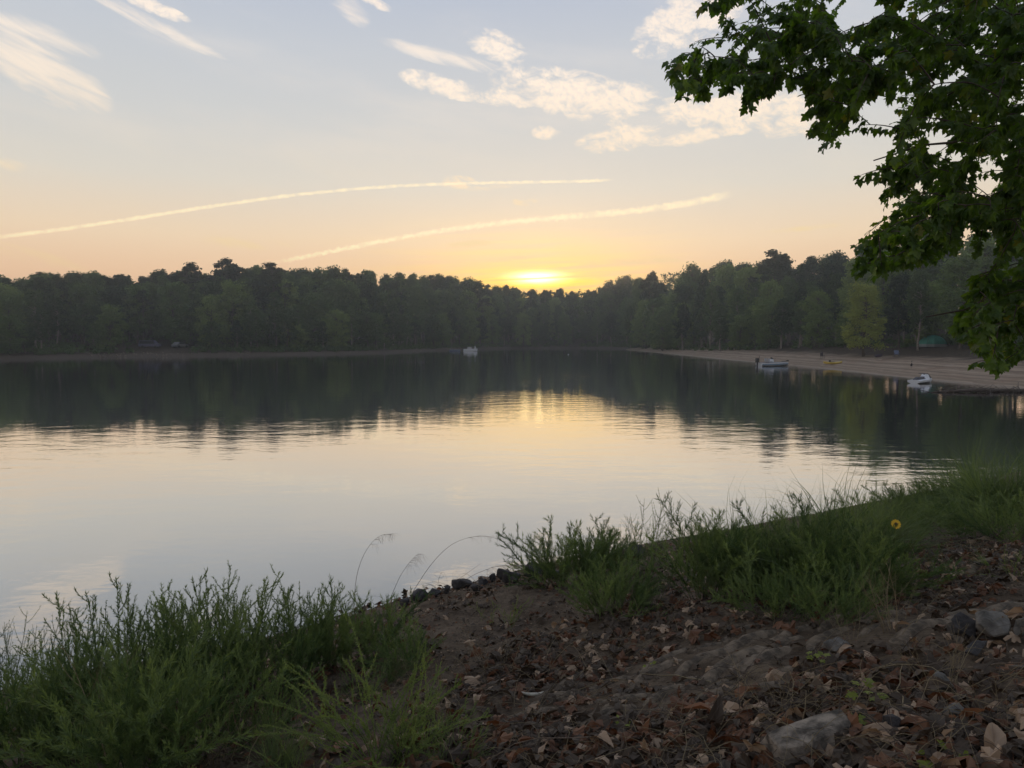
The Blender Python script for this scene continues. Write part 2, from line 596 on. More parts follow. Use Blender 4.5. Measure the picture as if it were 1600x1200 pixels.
def terrain(x, y, full=False):
    x = np.asarray(x, float)
    y = np.asarray(y, float)
    wob = 0.25 * (vnoise(x * 0.9, y * 0.9, 3) - 0.5) * np.exp(-(x * x + y * y) / 900)
    ds = [seg_dist(x, y, g) for g in groups]
    w = [1 / (q + 1.0) ** 3 for q in ds]
    ws = w[0] + w[1] + w[2]
    dd = np.minimum(np.minimum(ds[0], ds[1]), ds[2]) + wob
    water = inside(x, y)
    z0 = np.interp(ds[0] + wob, [0, 0.5, 9.5, 14, 40, 300], [-0.02, 0.22, 2.38, 2.75, 4.0, 9.0])
    z1 = np.interp(ds[1], [0, 12, 22, 40, 110, 260], [0, 1.35, 2.6, 4.2, 13, 20])
    z2 = np.interp(ds[2], [0, 1.0, 3, 12, 90, 300], [0, 0.45, 0.95, 1.7, 9.0, 20])
    z = (z0 * w[0] + z1 * w[1] + z2 * w[2]) / ws
    z = z + 18.5 * np.exp(-((x - 20) / 150.0) ** 2 - ((y - 480) / 55.0) ** 2)      # unseen low hill behind the middle wood, added to block the sun
    near = np.exp(-((x - 2) ** 2 + (y - 6) ** 2) / 260.0)
    bump = (vnoise(x * 1.1, y * 1.1, 1) - 0.5) * 0.16 + (vnoise(x * 3.7, y * 3.7, 2) - 0.5) * 0.06 + (vnoise(x * 11, y * 11, 5) - 0.5) * 0.022
    z = z + bump * near * np.clip(dd / 0.8, 0, 1) + (vnoise(x * 0.12, y * 0.12, 8) - 0.5) * 1.2 * np.clip((dd - 12) / 30, 0, 1)
    z = z + (vnoise(x * 0.45, y * 0.45, 9) - 0.5) * 0.22 * np.clip(dd / 6, 0, 1) * (1 - near)
    z = np.where(water, -np.minimum(dd * 0.22, 1.6), z)
    if full:
        return z, w[1] / ws, dd, water, 1 - w[0] / ws
    return z


def gz(x, y):
    return float(terrain(np.array([x]), np.array([y]))[0])


def gpt(u, v, dmin=1.2, dmax=160.0):
    """the ground point that is seen in the direction of photo pixel (u, v)"""
    r = ray(u, v)
    tt = np.concatenate([np.arange(dmin, 30, 0.02), np.arange(30, dmax, 0.1)])
    P = EYE + tt[:, None] * r
    h = terrain(P[:, 0], P[:, 1])
    k = np.argmax(P[:, 2] < h)
    p = P[k]
    return np.array([p[0], p[1], h[k]])


def axis(lo, hi, f0, f1, fine, grow, big):
    a = list(np.arange(f0, f1, fine))
    s = fine
    q = a[-1]
    while q < hi:
        s = min(s * grow, big)
        q += s
        a.append(q)
    s = fine
    q = a[0]
    left = []
    while q > lo:
        s = min(s * grow, big)
        q -= s
        left.append(q)
    return np.array(left[::-1] + a)


gx = axis(-650, 650, -4.5, 7.0, 0.07, 1.05, 3.0)
gx = np.concatenate([gx[np.abs(gx) < 170], axis(-650, 650, -170, 170, 12, 1.2, 60)[np.abs(axis(-650, 650, -170, 170, 12, 1.2, 60)) > 171]])
gx = np.clip(gx, -660, 660)
gx = np.unique(gx)
gy = axis(-650, 900, 1.5, 14.5, 0.07, 1.05, 3.0)
gy = gy[(gy > -20) & (gy < 420)]
gy = np.concatenate([np.array([-650, -400, -250, -150, -100, -70, -50, -38, -28]), gy, np.array([440, 470, 520, 600, 700, 900])])
gy.sort()
GX, GY = np.meshgrid(gx, gy)
GZ, BE, DD, WA, WO = terrain(GX.ravel(), GY.ravel(), True)
nx, ny = len(gx), len(gy)
I = np.arange(nx * ny).reshape(ny, nx)
quads = np.stack([I[:-1, :-1], I[:-1, 1:], I[1:, 1:], I[1:, :-1]], -1).reshape(-1, 4)
m, nt, b = new_mat('ground_soil')
co = objco(nt)
ab = nt.nodes.new('ShaderNodeAttribute')
ab.attribute_name = 'beach'
ad = nt.nodes.new('ShaderNodeAttribute')
ad.attribute_name = 'shore'
fb, fd = X(ab.outputs['Fac']), X(ad.outputs['Fac'])
n1 = noise(co, 2.2, 8.0, 0.65)
n2 = noise(co, 14.0, 6.0, 0.7)
n3 = noise(co, 0.35, 4.0, 0.6)
soil = colmix(n1.step(0.35, 0.65), (0.088, 0.063, 0.043), (0.180, 0.135, 0.095))
soil = colmix(n2.step(0.45, 0.75), soil, (0.058, 0.041, 0.029))
lines = noise(vec(fd * 1.3 + n3 * 1.4, n3 * 0.6), 1.0, 4.0, 0.6)
sand = colmix(lines.step(0.36, 0.62), (0.18, 0.128, 0.090), (0.37, 0.285, 0.208))
sand = colmix(n3.step(0.5, 0.75), sand, (0.25, 0.165, 0.115))
sand = colmix(fd.step(0.0, 0.9), (0.30, 0.26, 0.21), sand)
fm = fb.step(0.35, 0.75) * (1.0 - (fd + n3 * 8.0).step(14.0, 19.0))
floor_c = colmix(n1.step(0.4, 0.6), (0.040, 0.032, 0.022), (0.085, 0.060, 0.040))
floor_c = colmix(fd.step(1.2, 2.6), colmix(n2.step(0.4, 0.6), (0.065, 0.050, 0.040), (0.135, 0.108, 0.085)), floor_c)
af = nt.nodes.new('ShaderNodeAttribute')
af.attribute_name = 'wooded'
gcol = colmix(fm, colmix(X(af.outputs['Fac']).step(0.3, 0.6), soil, floor_c), sand)
nt.links.new(gcol, b.inputs['Base Color'])
b.inputs['Roughness'].default_value = 0.95
b.inputs['Specular IOR Level'].default_value = 0.15
bn = nt.nodes.new('ShaderNodeBump')
bn.inputs['Strength'].default_value = 0.8
bn.inputs['Distance'].default_value = 0.045
n4 = noise(co, 60.0, 5.0, 0.7)
nt.links.new((n2 + n1 * 0.5 + n4 * 0.5).k, bn.inputs['Height'])
nt.links.new(bn.outputs[0], b.inputs['Normal'])
g = MB().add(np.stack([GX.ravel(), GY.ravel(), GZ], 1), quads, np.zeros(len(quads)))
ground = g.build('ground', m, None, True, 'structure')
for nm, arr in (('beach', BE), ('wooded', WO), ('shore', np.where(WA, -DD, DD))):
    a = ground.data.attributes.new(nm, 'FLOAT', 'POINT')
    a.data.foreach_set('value', arr.astype(np.float32))

# ------------------------------------------------------------------ water
m, nt, b = new_mat('lake_water')
co = objco(nt)
sepw = nt.nodes.new('ShaderNodeSeparateXYZ')
nt.links.new(co, sepw.inputs[0])
wx, wy = X(sepw.outputs[0]), X(sepw.outputs[1])
calm = noise(vec(wx * 0.05, wy * 0.035, 0), 1.0, 3.0, 0.5).step(0.38, 0.66)
w1 = noise(vec(wx * 0.55, wy * 0.95, 0), 1.0, 3.0, 0.5) * 0.016
w2 = noise(vec(wx * 2.2, wy * 3.6, 4), 1.0, 2.0, 0.5) * 0.0042
w3 = noise(vec(wx * 9, wy * 16, 8), 1.0, 2.0, 0.5) * 0.0009
hgt = (w1 + w2 + w3) * (calm * 0.8 + 0.35)
bn = nt.nodes.new('ShaderNodeBump')
bn.inputs['Strength'].default_value = 1.0
bn.inputs['Distance'].default_value = 1.0
nt.links.new(hgt.k, bn.inputs['Height'])
lw = nt.nodes.new('ShaderNodeLayerWeight')
fac = X(lw.outputs['Facing']).step(0.37, 1.0, 0.02, 0.98)
dif = nt.nodes.new('ShaderNodeBsdfDiffuse')
dif.inputs[0].default_value = (0.030, 0.036, 0.026, 1)
glo = nt.nodes.new('ShaderNodeBsdfGlossy')
glo.inputs[0].default_value = (0.97, 0.98, 1.0, 1)
glo.inputs['Roughness'].default_value = 0.02
nt.links.new(bn.outputs[0], glo.inputs['Normal'])
mx = nt.nodes.new('ShaderNodeMixShader')
nt.links.new(fac.k, mx.inputs[0])
nt.links.new(dif.outputs[0], mx.inputs[1])
nt.links.new(glo.outputs[0], mx.inputs[2])
nt.links.new(mx.outputs[0], nt.nodes['Material Output'].inputs[0])
wp = poly.copy()
c0 = np.array([-40.0, 120.0])
wp = c0 + (wp - c0) * 1.0
out = []
for i in range(len(poly)):
    a, bq, c = poly[i - 1], poly[i], poly[(i + 1) % len(poly)]
    e = unit(c - a)
    nrm = np.array([e[1], -e[0]])
    out.append(bq + nrm * 0.9)
out = np.array(out)
ctr = out.mean(0)
wme = bpy.data.meshes.new('water')
wme.from_pydata([(p[0], p[1], 0.0) for p in out], [], [list(range(len(out)))])
wme.materials.append(m)
water = link('water', wme, None, 'structure')

# ------------------------------------------------------------------ far trees
QV = np.array([[-0.5, 0, 0], [0.1, -0.42, 0.10], [0.5, 0.05, 0], [-0.05, 0.45, 0.12]])
QF = np.array([[0, 1, 2, 3]])


def clump(mb, c, rad, n, size, flat=1.0):
    d_ = rand_dirs(n)
    rr = rad * np.minimum(np.abs(rng.normal(size=n)), 1.7) * 0.60
    p = c + d_ * rr[:, None] * np.array([1, 1, flat])
    nn = unit(d_ * 0.8 + rand_dirs(n) * 0.9 + np.array([0, 0, 0.5]))
    fr = frames(rand_dirs(n), nn) * (size * (0.6 + 0.8 * rng.random(n)))[:, None, None]
    scatter(mb, QV, QF, p, fr)


def limb(p0, p1, r0, r1, n=5, sag=0.0, jit=0.05):
    p0, p1 = np.asarray(p0, float), np.asarray(p1, float)
    s = np.linspace(0, 1, n)[:, None]
    L = np.linalg.norm(p1 - p0)
    P = p0 + (p1 - p0) * s + rng.normal(size=(n, 3)) * jit * L * (s * (1 - s) * 2)
    P[:, 2] += sag * L * (s[:, 0] * (1 - s[:, 0]))
    return P, np.linspace(r0, r1, n)


def make_tree(kind, seed, nleaf, size):
    """nominal 16 m tree -> trunk mesh and crown mesh"""
    global rng
    keep = rng
    rng = np.random.default_rng(seed)
    tk, cr = MB(), MB()
    H = 16.0
    if kind == 'pine':
        P, r = limb((0, 0, -0.3), (rng.normal() * 0.5, rng.normal() * 0.5, H * 0.96), 0.24, 0.05, 9, 0, 0.012)
        tube(tk, P, r, 7)
        for i in range(26):
            h = H * (0.62 + 0.36 * (i + rng.random()) / 26)
            c = np.array([np.interp(h, P[:, 2], P[:, 0]), np.interp(h, P[:, 2], P[:, 1]), h])
            a = rng.random() * 6.28
            ln = (3.0 - 2.0 * ((h / H - 0.62) / 0.36) ** 1.5) * (0.35 + 0.75 * rng.random())
            e = c + np.array([math.cos(a) * ln, math.sin(a) * ln, 0.25 + 0.5 * rng.random()])
            q, rr = limb(c - np.array([0, 0, 0.3]), e, 0.06, 0.02)
            tube(tk, q, rr, 4, False)
            clump(cr, e, 0.75 + 0.4 * rng.random(), nleaf // 26, size, 0.6)
    else:
        low = {'broad': 0.24, 'edge': 0.10, 'slim': 0.30, 'lone': 0.14}[kind]
        wid = {'broad': 3.9, 'edge': 4.3, 'slim': 2.9, 'lone': 4.9}[kind]
        P, r = limb((0, 0, -0.3), (rng.normal() * 0.4, rng.normal() * 0.4, H * 0.82), 0.26, 0.05, 8, 0, 0.02)
        tube(tk, P, r, 7)
        nb = 52 if kind != 'lone' else 60
        for i in range(nb):
            f = low + (1 - low) * ((i + rng.random()) / nb) ** 0.9
            g_ = (f - low) / (1 - low)
            if kind == 'lone':
                env = wid * (0.95 - 0.75 * g_) * (0.6 + 0.4 * min(1, g_ * 8 + 0.2)) + 0.5
            else:
                env = wid * math.sqrt(max(0.02, 1 - (max(0, g_ - 0.35) / 0.68) ** 2)) * (0.72 + 0.28 * min(1, g_ * 4))
            a = i * 2.4 + rng.normal() * 0.5
            ro = env * (0.25 + 0.6 * rng.random())
            h = f * H * 0.93
            c = np.array([math.cos(a) * ro, math.sin(a) * ro, h])
            br = (0.75 + 0.95 * rng.random()) * (wid / 3.9)
            if kind == 'lone':
                br *= 0.75
            hs = max(0.5, h - ro * 0.55)
            s0 = np.array([np.interp(hs, P[:, 2], P[:, 0]), np.interp(hs, P[:, 2], P[:, 1]), min(hs, H * 0.8)])
            q, rr = limb(s0, c, 0.08, 0.02, 5, 0.1)
            tube(tk, q, rr, 4, False)
            clump(cr, c, br, nleaf // nb, size, 0.72)
    zs_ = np.concatenate([q[:, 2] for q in cr.V])
    k_ = H / np.percentile(zs_, 99.3)
    cr.V = [q * np.array([1, 1, k_]) for q in cr.V]
    tk.V = [q * np.array([1, 1, k_]) for q in tk.V]
    tm = tk.mesh('trunk', M['pale_bark'] if kind == 'slim' else M['bark'], True)
    mat = {'pine': 'pine_leaf', 'broad': 'wood_leaf', 'edge': 'light_leaf', 'slim': 'wood_leaf', 'lone': 'gold_leaf'}[kind]
    cm = cr.mesh('crown', M[mat])
    rng = keep
    return tm, cm


PROTO = {
    'broad': [make_tree('broad', 100 + i, 11000, 0.36) for i in range(5)],
    'edge': [make_tree('edge', 200 + i, 12000, 0.35) for i in range(4)],
    'slim': [make_tree('slim', 300 + i, 8000, 0.35) for i in range(3)],
    'pine': [make_tree('pine', 400 + i, 6000, 0.34) for i in range(3)],
    'lone': [make_tree('lone', 500, 14000, 0.28)],
}
first = {}


def put_tree(kind, k, x, y, height, width, name, label, group, z=None):
    tm, cm = PROTO[kind][k % len(PROTO[kind])]
    z = gz(x, y) if z is None else z
    key = (kind, k % len(PROTO[kind]))
    if key not in first:
        root = thing(name, label, 'tree', group=group)
        a = link('trunk', tm, root)
        c = link('crown', cm, root)
        first[key] = (root, a, c)
    else:
        r0, a0, c0_ = first[key]
        root, a, c = r0.copy(), a0.copy(), c0_.copy()
        for q in (root, a, c):
            COL.objects.link(q)
        a.parent = root
        c.parent = root
        root.name = name
        for p in ('label', 'category', 'group'):
            if p in root:
                del root[p]
        tag(root, label, 'tree', group)
    root.location = (x, y, z - 0.1)
    s = height / 16.0
    root.scale = (s * width, s * width, s)
    root.rotation_euler = (0, 0, rng.random() * 6.28)
    return root


SKY_U = [-400, -100, 0, 25, 60, 100, 140, 200, 240, 290, 330, 370, 400, 420, 470, 520, 560, 600, 640, 700, 740, 760, 800, 850, 900, 935, 945, 970, 1000, 1030, 1075, 1140, 1190, 1240, 1270, 1340, 1400, 1500, 1600, 1900]
SKY_V = [425, 428, 426, 440, 428, 430, 427, 432, 426, 424, 424, 420, 418, 416, 424, 421, 424, 426, 428, 432, 441, 446, 449, 452, 452, 455, 445, 433, 430, 424, 416, 410, 407, 410, 402, 396, 385, 362, 352, 340]


def px(x, y, z):
    dy_ = y * math.cos(PITCH) - (z - 4) * math.sin(PITCH)
    return 800 + F * x / dy_, 600 - F * (y * math.sin(PITCH) + (z - 4) * math.cos(PITCH)) / dy_


def sky_top(x, y, v):
    """world height whose direction from the lake shore matches the skyline there"""
    u, _ = px(x, y, 4)
    r = ray(u, v)
    return 4 + r[2] / r[1] * y


def along(pts, step):
    pts = np.array(pts, float)
    L = np.hypot(*np.diff(pts, axis=0).T)
    cs = np.concatenate([[0], np.cumsum(L)])
    s = np.arange(step / 2, cs[-1], step)
    P = np.stack([np.interp(s, cs, pts[:, 0]), np.interp(s, cs, pts[:, 1])], 1)
    k = np.clip(np.searchsorted(cs, s, side='right') - 1, 0, len(L) - 1)
    e = unit(np.diff(pts, axis=0))[k]
    return P, e


placed = []
LAB = {
    'broad': ('broadleaf_tree', 'dark green broadleaf tree {}'),
    'edge': ('leafy_tree', 'lighter green low-branched tree {}'),
    'slim': ('slender_tree', 'slender bare-trunked tree {}'),
    'pine': ('pine_tree', 'flat-crowned pine {}'),
}


ZONES = [(130, 'at the far left edge'), (225, 'left of the parked van'), (330, 'behind the parked vehicles'), (430, 'on the shore right of the parked car'),
         (560, 'on the wooded point at left'), (700, 'left of the small white boat'), (790, 'behind the small white boat'), (880, 'directly below the sun'),
         (985, 'in the hazy cove right of the sun'), (1080, 'at the tip of the beach'), (1180, 'left of the fishing boat'), (1290, 'behind the fishing boat'),
         (1400, 'behind the lone yellow tree'), (1480, 'behind the green tent'), (9999, 'behind the hanging leaves')]


def forest(pts, rows, zone, flip, step0):
    cnt = 0
    for ri, (dist, frac, step, kinds) in enumerate(rows):
        P, e = along(pts, step * step0)
        for i in range(len(P)):
            nrm = np.array([e[i][1], -e[i][0]]) * flip
            dd_ = dist
            if zone.startswith('right'):
                yy = P[i][1]
                dd_ = dist + np.interp(yy, [50, 75, 110, 150, 200, 285], [30, 26, 24, 15, 5, 1.5])
            q = P[i] + nrm * (dd_ + rng.normal() * 1.3 + 0.5) + e[i] * rng.normal() * 1.4
            u, v = px(q[0], q[1], 2)
            if q[1] < 20 or u < -170 or u > 1760:
                continue
            if zone.startswith('far left') and 205 < u < 300 and ri < 2:
                continue          # clearing where the cars stand
            vt = np.interp(u, SKY_U, SKY_V)
            top = sky_top(q[0], q[1], vt)
            z = gz(*q)
            if frac < 0.9:
                h = (top - z) * (frac + rng.normal() * 0.09)
            else:
                h = (top - z) * (frac * 1.03 - abs(rng.normal()) * 0.05)
            kind = kinds[rng.integers(len(kinds))]
            if frac >= 0.9 and h < 7:
                h = 7
            h = min(max(h, 5.0), 30)
            wdt = {'broad': 1.05, 'edge': 1.1, 'slim': 0.9, 'pine': 0.95}[kind] * (0.9 + 0.3 * rng.random()) * min(1.5, max(0.62, (16.0 / h) ** 0.6))
            nm, lb = LAB[kind]
            row = 'in the front row' if ri == 0 else ('on the skyline' if frac > 0.95 else 'inside the wood')
            sub = next(t_ for lim, t_ in ZONES if u < lim)
            put_tree(kind, int(rng.integers(9)), q[0], q[1], h, wdt, nm, lb.format(row + ' ' + sub), nm.replace('_', ' ') + 's ' + row + ' ' + sub)
            placed.append((q[0], q[1], h))
            cnt += 1
    return cnt


left_pts = far_pts[5:14]
mid_pts = far_pts[0:6]
nL = forest(left_pts, [(4.0, .50, 6.5, ['edge', 'edge', 'broad', 'slim']), (11, .68, 6.5, ['broad', 'edge', 'slim']), (22, .84, 7.5, ['broad', 'edge', 'slim', 'pine'])], 'far left shore', 1, 1.0)
nM = forest(mid_pts, [(4.0, .55, 6.5, ['broad', 'slim', 'edge']), (13, .80, 7.0, ['broad', 'slim'])], 'far middle shore below the sun', 1, 1.0)
nR = forest(beach_pts[1:], [(2.0, .52, 7.5, ['edge', 'edge', 'slim']), (9.0, .70, 7.5, ['edge', 'broad', 'slim']), (19, .88, 8.5, ['broad', 'broad', 'edge', 'slim']), (34, 0.99, 6.0, ['broad', 'broad', 'pine'])], 'right shore behind the beach', 1, 1.0)


def shore_dist(u):
    """how far along the direction of u the opposite shore lies"""
    r = ray(u, 530)
    tt = np.arange(60, 420, 0.5)
    Q = r[None, :2] * tt[:, None]
    k = inside(Q[:, 0], Q[:, 1])
    return r[:2], tt[np.max(np.nonzero(k))] if k.any() else 200.0


for u_ in np.arange(-165, 1010, 11.5):
    for back, frac in ((33, 0.99), (19, 0.86)):
        if back == 19 and rng.random() < 0.45:
            continue
        uu = u_ + rng.normal() * 3
        dv, D_ = shore_dist(uu)
        q = dv * (D_ + back + rng.uniform(-4, 6))
        top = sky_top(q[0], q[1], np.interp(uu, SKY_U, SKY_V))
        kind = ['broad', 'broad', 'pine', 'slim'][rng.integers(4)] if back == 33 else ['broad', 'edge', 'broad'][rng.integers(3)]
        h = min(max((top - gz(*q)) * (frac * (1.03 if back == 33 else 1.0) - abs(rng.normal()) * 0.05), 6), 34)
        wdt = {'broad': 1.05, 'edge': 1.1, 'slim': 0.95, 'pine': 1.0}[kind] * (0.9 + 0.3 * rng.random()) * min(1.4, max(0.62, (16.0 / h) ** 0.6))
        nm, lb = LAB[kind]
        row = 'on the skyline' if back == 33 else 'below the skyline'
        sub = next(t_ for lim, t_ in ZONES if uu < lim)
        put_tree(kind, int(rng.integers(9)), q[0], q[1], h, wdt, nm, lb.format(row + ' ' + sub), nm.replace('_', ' ') + 's ' + row + ' ' + sub)
print('forest', nL, nM, nR)

# trees that stand out one by one
for (u, vt, D_, kind, k, w_, nm, lab) in [
    (350, 403, 205, 'pine', 0, 1.25, 'pine_tree', 'tall round-topped pine standing above the skyline at the left'),
    (297, 412, 200, 'pine', 1, 1.2, 'pine_tree', 'flat layered pine just left of the tallest one on the left skyline'),
    (1212, 391, 200, 'pine', 2, 1.25, 'pine_tree', 'round-crowned tall pine above the skyline on the right hill'),
    (432, 412, 205, 'pine', 2, 1.1, 'pine_tree', 'short pine tip right of the tallest one on the left skyline'),
    (745, 441, 300, 'pine', 1, 1.1, 'pine_tree', 'small pine top on the skyline just left of the sun'),
]:
    p = at_y(u, 540, D_)
    z = gz(p[0], p[1])
    put_tree(kind, k, p[0], p[1], sky_top(p[0], p[1], vt) - z, w_, nm, lab, None)
for (u, vb, vt, w_, kind, k, nm, lab) in [
    (1349, 557, 445, 1.35, 'lone', 0, 'yellowing_tree', 'yellow-green tree standing alone on the beach with a short trunk'),
    (1404, 546, 430, 0.95, 'broad', 1, 'broadleaf_tree', 'dark broadleaf tree with a thin trunk between the lone tree and the tent'),
    (1434, 548, 425, 0.9, 'slim', 1, 'slender_tree', 'tree with a pale trunk just left of the green tent'),
    (1252, 540, 450, 1.0, 'slim', 0, 'slender_tree', 'slim tree with a bare grey trunk left of the lone beach tree'),
    (1500, 545, 400, 1.2, 'edge', 2, 'leafy_tree', 'bushy tree right of the tent behind the hanging leaves'),
]:
    p = gpt(u, vb, 40, 200)
    put_tree(kind, k, p[0], p[1], sky_top(p[0], p[1], vt) - p[2], w_, nm, lab, None, p[2])

# the wood farther back, one mass that nobody could count
mb = MB()
tb = MB()


def mass(x, y, h, w_):
    z = gz(x, y)
    for _ in range(14):
        f = 0.04 + 0.96 * rng.random()
        a = rng.random() * 6.28
        ro = w_ * rng.random() * min(1.0, 1.25 - f)
        clump(mb, np.array([x + math.cos(a) * ro * 1.4, y + math.sin(a) * ro * 1.4, z + h * f * 0.97]), w_ * 0.40, 30, 0.7, 0.8)


for pts, flip, dists, st in ((beach_pts[2:], 1, (46, 56, 66, 80), 6.0),):
    for dist in dists:
        P, e = along(pts, st)
        for i in range(len(P)):
            nrm = np.array([e[i][1], -e[i][0]]) * flip
            q = P[i] + nrm * (dist + rng.normal() * 3) + e[i] * rng.normal() * 3
            u, _ = px(q[0], max(q[1], 5), 2)
            if q[1] < 10:
                continue
            top = sky_top(q[0], q[1], np.interp(u, SKY_U, SKY_V))
            h = min(max(5, (top - gz(*q)) * (0.97 - 0.05 * rng.random())), 26)
            mass(q[0], q[1], h, 4.0)
for u_ in np.arange(-330, 1010, 17.0):
    dv, D_ = shore_dist(u_)
    for back in (26, 40, 48, 58, 70):
        uu = u_ + rng.normal() * 5
        q = ray(uu, 530)[:2] * (D_ + back + rng.normal() * 3)
        top = sky_top(q[0], q[1], np.interp(uu, SKY_U, SKY_V))
        h = min(max(5, (top - gz(*q)) * (0.97 - 0.05 * rng.random()) * (0.8 if back == 26 else 1.0)), 34)
        mass(q[0], q[1], h, 4.3)
for u_ in np.arange(905, 1075, 9.0):
    for Y_ in (338, 352, 368):
        q = at_y(u_ + rng.normal() * 3, 530, Y_ + rng.normal() * 4)
        if inside(np.array([q[0]]), np.array([q[1]]))[0]:
            continue
        top = sky_top(q[0], q[1], np.interp(u_, SKY_U, SKY_V))
        mass(q[0], q[1], min(max(6, (top - gz(q[0], q[1])) * (0.98 - 0.05 * rng.random())), 30), 4.2)
mb.build('distant_wood', M['wood_leaf'], None, False, 'stuff')
# low scrub on the wood's floor
mb = MB()
for pts, flip, lo, hi, n in ((left_pts, 1, 1.9, 32, 1700), (mid_pts, 1, 1.9, 32, 800), (beach_pts[3:], 1, 0, 18, 520)):
    pts = np.array(pts, float)
    for _ in range(n):
        k = rng.integers(len(pts) - 1)
        s = rng.random()
        e = unit(pts[k + 1] - pts[k])
        nrm = np.array([e[1], -e[0]]) * flip
        q = pts[k] + (pts[k + 1] - pts[k]) * s
        dd_ = lo + (hi - lo) * rng.random() ** 1.5
        if hi == 18:
            dd_ += np.interp(q[1], [50, 75, 110, 150, 200, 285], [30, 28, 26, 17, 7, 3])
        q = q + nrm * dd_
        if hi != 18 and 205 < px(q[0], max(q[1], 5), 2)[0] < 300 and dd_ < 24:
            continue
        if -150 < px(q[0], max(q[1], 5), 2)[0] < 1750:
            r_ = 0.5 + 0.9 * rng.random()
            clump(mb, np.array([q[0], q[1], gz(*q) + r_ * 0.5]), r_, 34, 0.5, 0.8)
mb.build('undergrowth', M['wood_leaf'], None, False, 'stuff')

# ------------------------------------------------------------------ haze over lake and woods
hm = bpy.data.materials.new('haze_air')
hm.use_nodes = True
hm.node_tree.nodes.remove(hm.node_tree.nodes['Principled BSDF'])
pv = hm.node_tree.nodes.new('ShaderNodeVolumePrincipled')
pv.inputs['Color'].default_value = (0.86, 0.93, 1.0, 1)
pv.inputs['Density'].default_value = HAZE_DENSITY
pv.inputs['Anisotropy'].default_value = HAZE_G
hm.node_tree.links.new(pv.outputs[0], hm.node_tree.nodes['Material Output'].inputs['Volume'])
bpy.context.view_layer.update()
ztop = max((o.matrix_world @ Vector(c)).z for o in COL.objects if o.type == 'MESH' for c in o.bound_box) + 1.5
hb = box(MB(), (0, 125, (ztop - 3) / 2), (1340, 1590, ztop + 3))
print('haze top', ztop)
hb.build('haze', hm, None, False, 'stuff')
#__PART2__
# ------------------------------------------------------------------ overhanging maple
half = [(0, 0), (0.20, -0.05), (0.33, 0.10), (0.26, 0.23), (0.50, 0.40), (0.47, 0.57), (0.25, 0.54), (0.21, 0.71), (0.10, 0.84), (0, 1.0)]
outl = half + [(-a, b_) for a, b_ in half[-2:0:-1]]


def leaf_template(outline, droop=0.35, fold=0.30, wave=0.0):
    v = [(0, 0.32, 0.0)] + [(a, b_, 0.0) for a, b_ in outline]
    v = np.array(v, float)
    v[:, 2] = fold * np.abs(v[:, 0]) * 0.9 - droop * (v[:, 1] - 0.3) ** 2 + wave * np.sin(v[:, 0] * 9 + v[:, 1] * 7) * 0.12
    v[:, 2] -= 0.5 * v[:, 0] ** 2
    n = len(outline)
    f = [[0, 1 + i, 1 + (i + 1) % n] for i in range(n)]
    k = len(v)
    st = np.array([[-0.012, 0.0, 0.0], [0.012, 0.0, 0.0], [0.0, -0.42, 0.06]])
    v = np.concatenate([v, st])
    f.append([k, k + 1, k + 2])
    return v, np.array(f)


LV, LF = leaf_template(outl)

tm_ = thing('maple_tree', 'broadleaf tree with lobed dark green leaves overhanging the bank at the right', 'tree', (6.6, 2.2, gz(6.6, 2.2)))
tb0 = np.array(tm_.location)
skel = []          # (point, order)
wood = MB()
tr, rr = limb((0, 0, -0.4), (-0.5, 0.4, 11.5), 0.24, 0.09, 10, 0, 0.01)
tube(wood, tr, rr, 10)
for p in tr[3:]:
    skel.append(p + tb0)
wood.build('trunk', M['bark'], tm_, True)
limbs = [[(6.3, 2.4, 6.0), (4.6, 3.9, 6.6), (3.2, 4.7, 6.7), (1.9, 5.3, 6.55)],
         [(6.2, 2.5, 5.4), (5.0, 4.3, 5.6), (3.9, 5.3, 5.6), (2.9, 5.9, 5.45)],
         [(6.3, 2.4, 4.8), (5.0, 4.4, 4.7), (4.1, 5.4, 4.5), (3.3, 5.9, 4.2)],
         [(6.3, 2.4, 4.2), (5.2, 4.6, 4.2), (4.4, 5.5, 4.0)],
         [(6.2, 2.4, 7.5), (4.4, 3.6, 8.2), (3.0, 4.6, 8.3)],
         [(6.2, 2.5, 7.0), (6.0, 4.8, 7.4), (5.2, 6.8, 7.4), (4.4, 7.6, 7.0)]]
for L in limbs:
    L = np.array(L, float)
    s = np.linspace(0, 1, len(L))
    ss = np.linspace(0, 1, 14)
    P = np.stack([np.interp(ss, s, L[:, k]) for k in range(3)], 1)
    P[1:-1] = (P[:-2] + P[1:-1] * 2 + P[2:]) / 4
    P += rng.normal(size=P.shape) * 0.03
    lb = tube(MB(), P - tb0, np.linspace(0.040, 0.005, len(P)), 7)
    lb.build('limb', M['bark'], tm_, True)
    skel.extend(list(P))

CROWN = [(1085, -60), (1105, 18), (1128, 55), (1075, 66), (1045, 82), (1050, 120), (1062, 150), (1092, 150), (1120, 132), (1152, 150), (1168, 168), (1205, 140),
         (1245, 122), (1272, 158), (1262, 195), (1292, 232), (1330, 205), (1385, 190), (1392, 232), (1350, 262), (1330, 290), (1362, 312), (1378, 345), (1340, 376),
         (1330, 420), (1372, 425), (1430, 412), (1500, 380), (1530, 400), (1512, 455), (1492, 512), (1530, 548), (1512, 575), (1560, 578), (1610, 560), (1680, 500), (1700, -80)]
CROWN = np.array(CROWN, float)


def in_poly(p, P):
    r = False
    n = len(P)
    for i in range(n):
        a, b_ = P[i], P[(i + 1) % n]
        if (a[1] > p[1]) != (b_[1] > p[1]) and p[0] < (b_[0] - a[0]) * (p[1] - a[1]) / (b_[1] - a[1]) + a[0]:
            r = not r
    return r


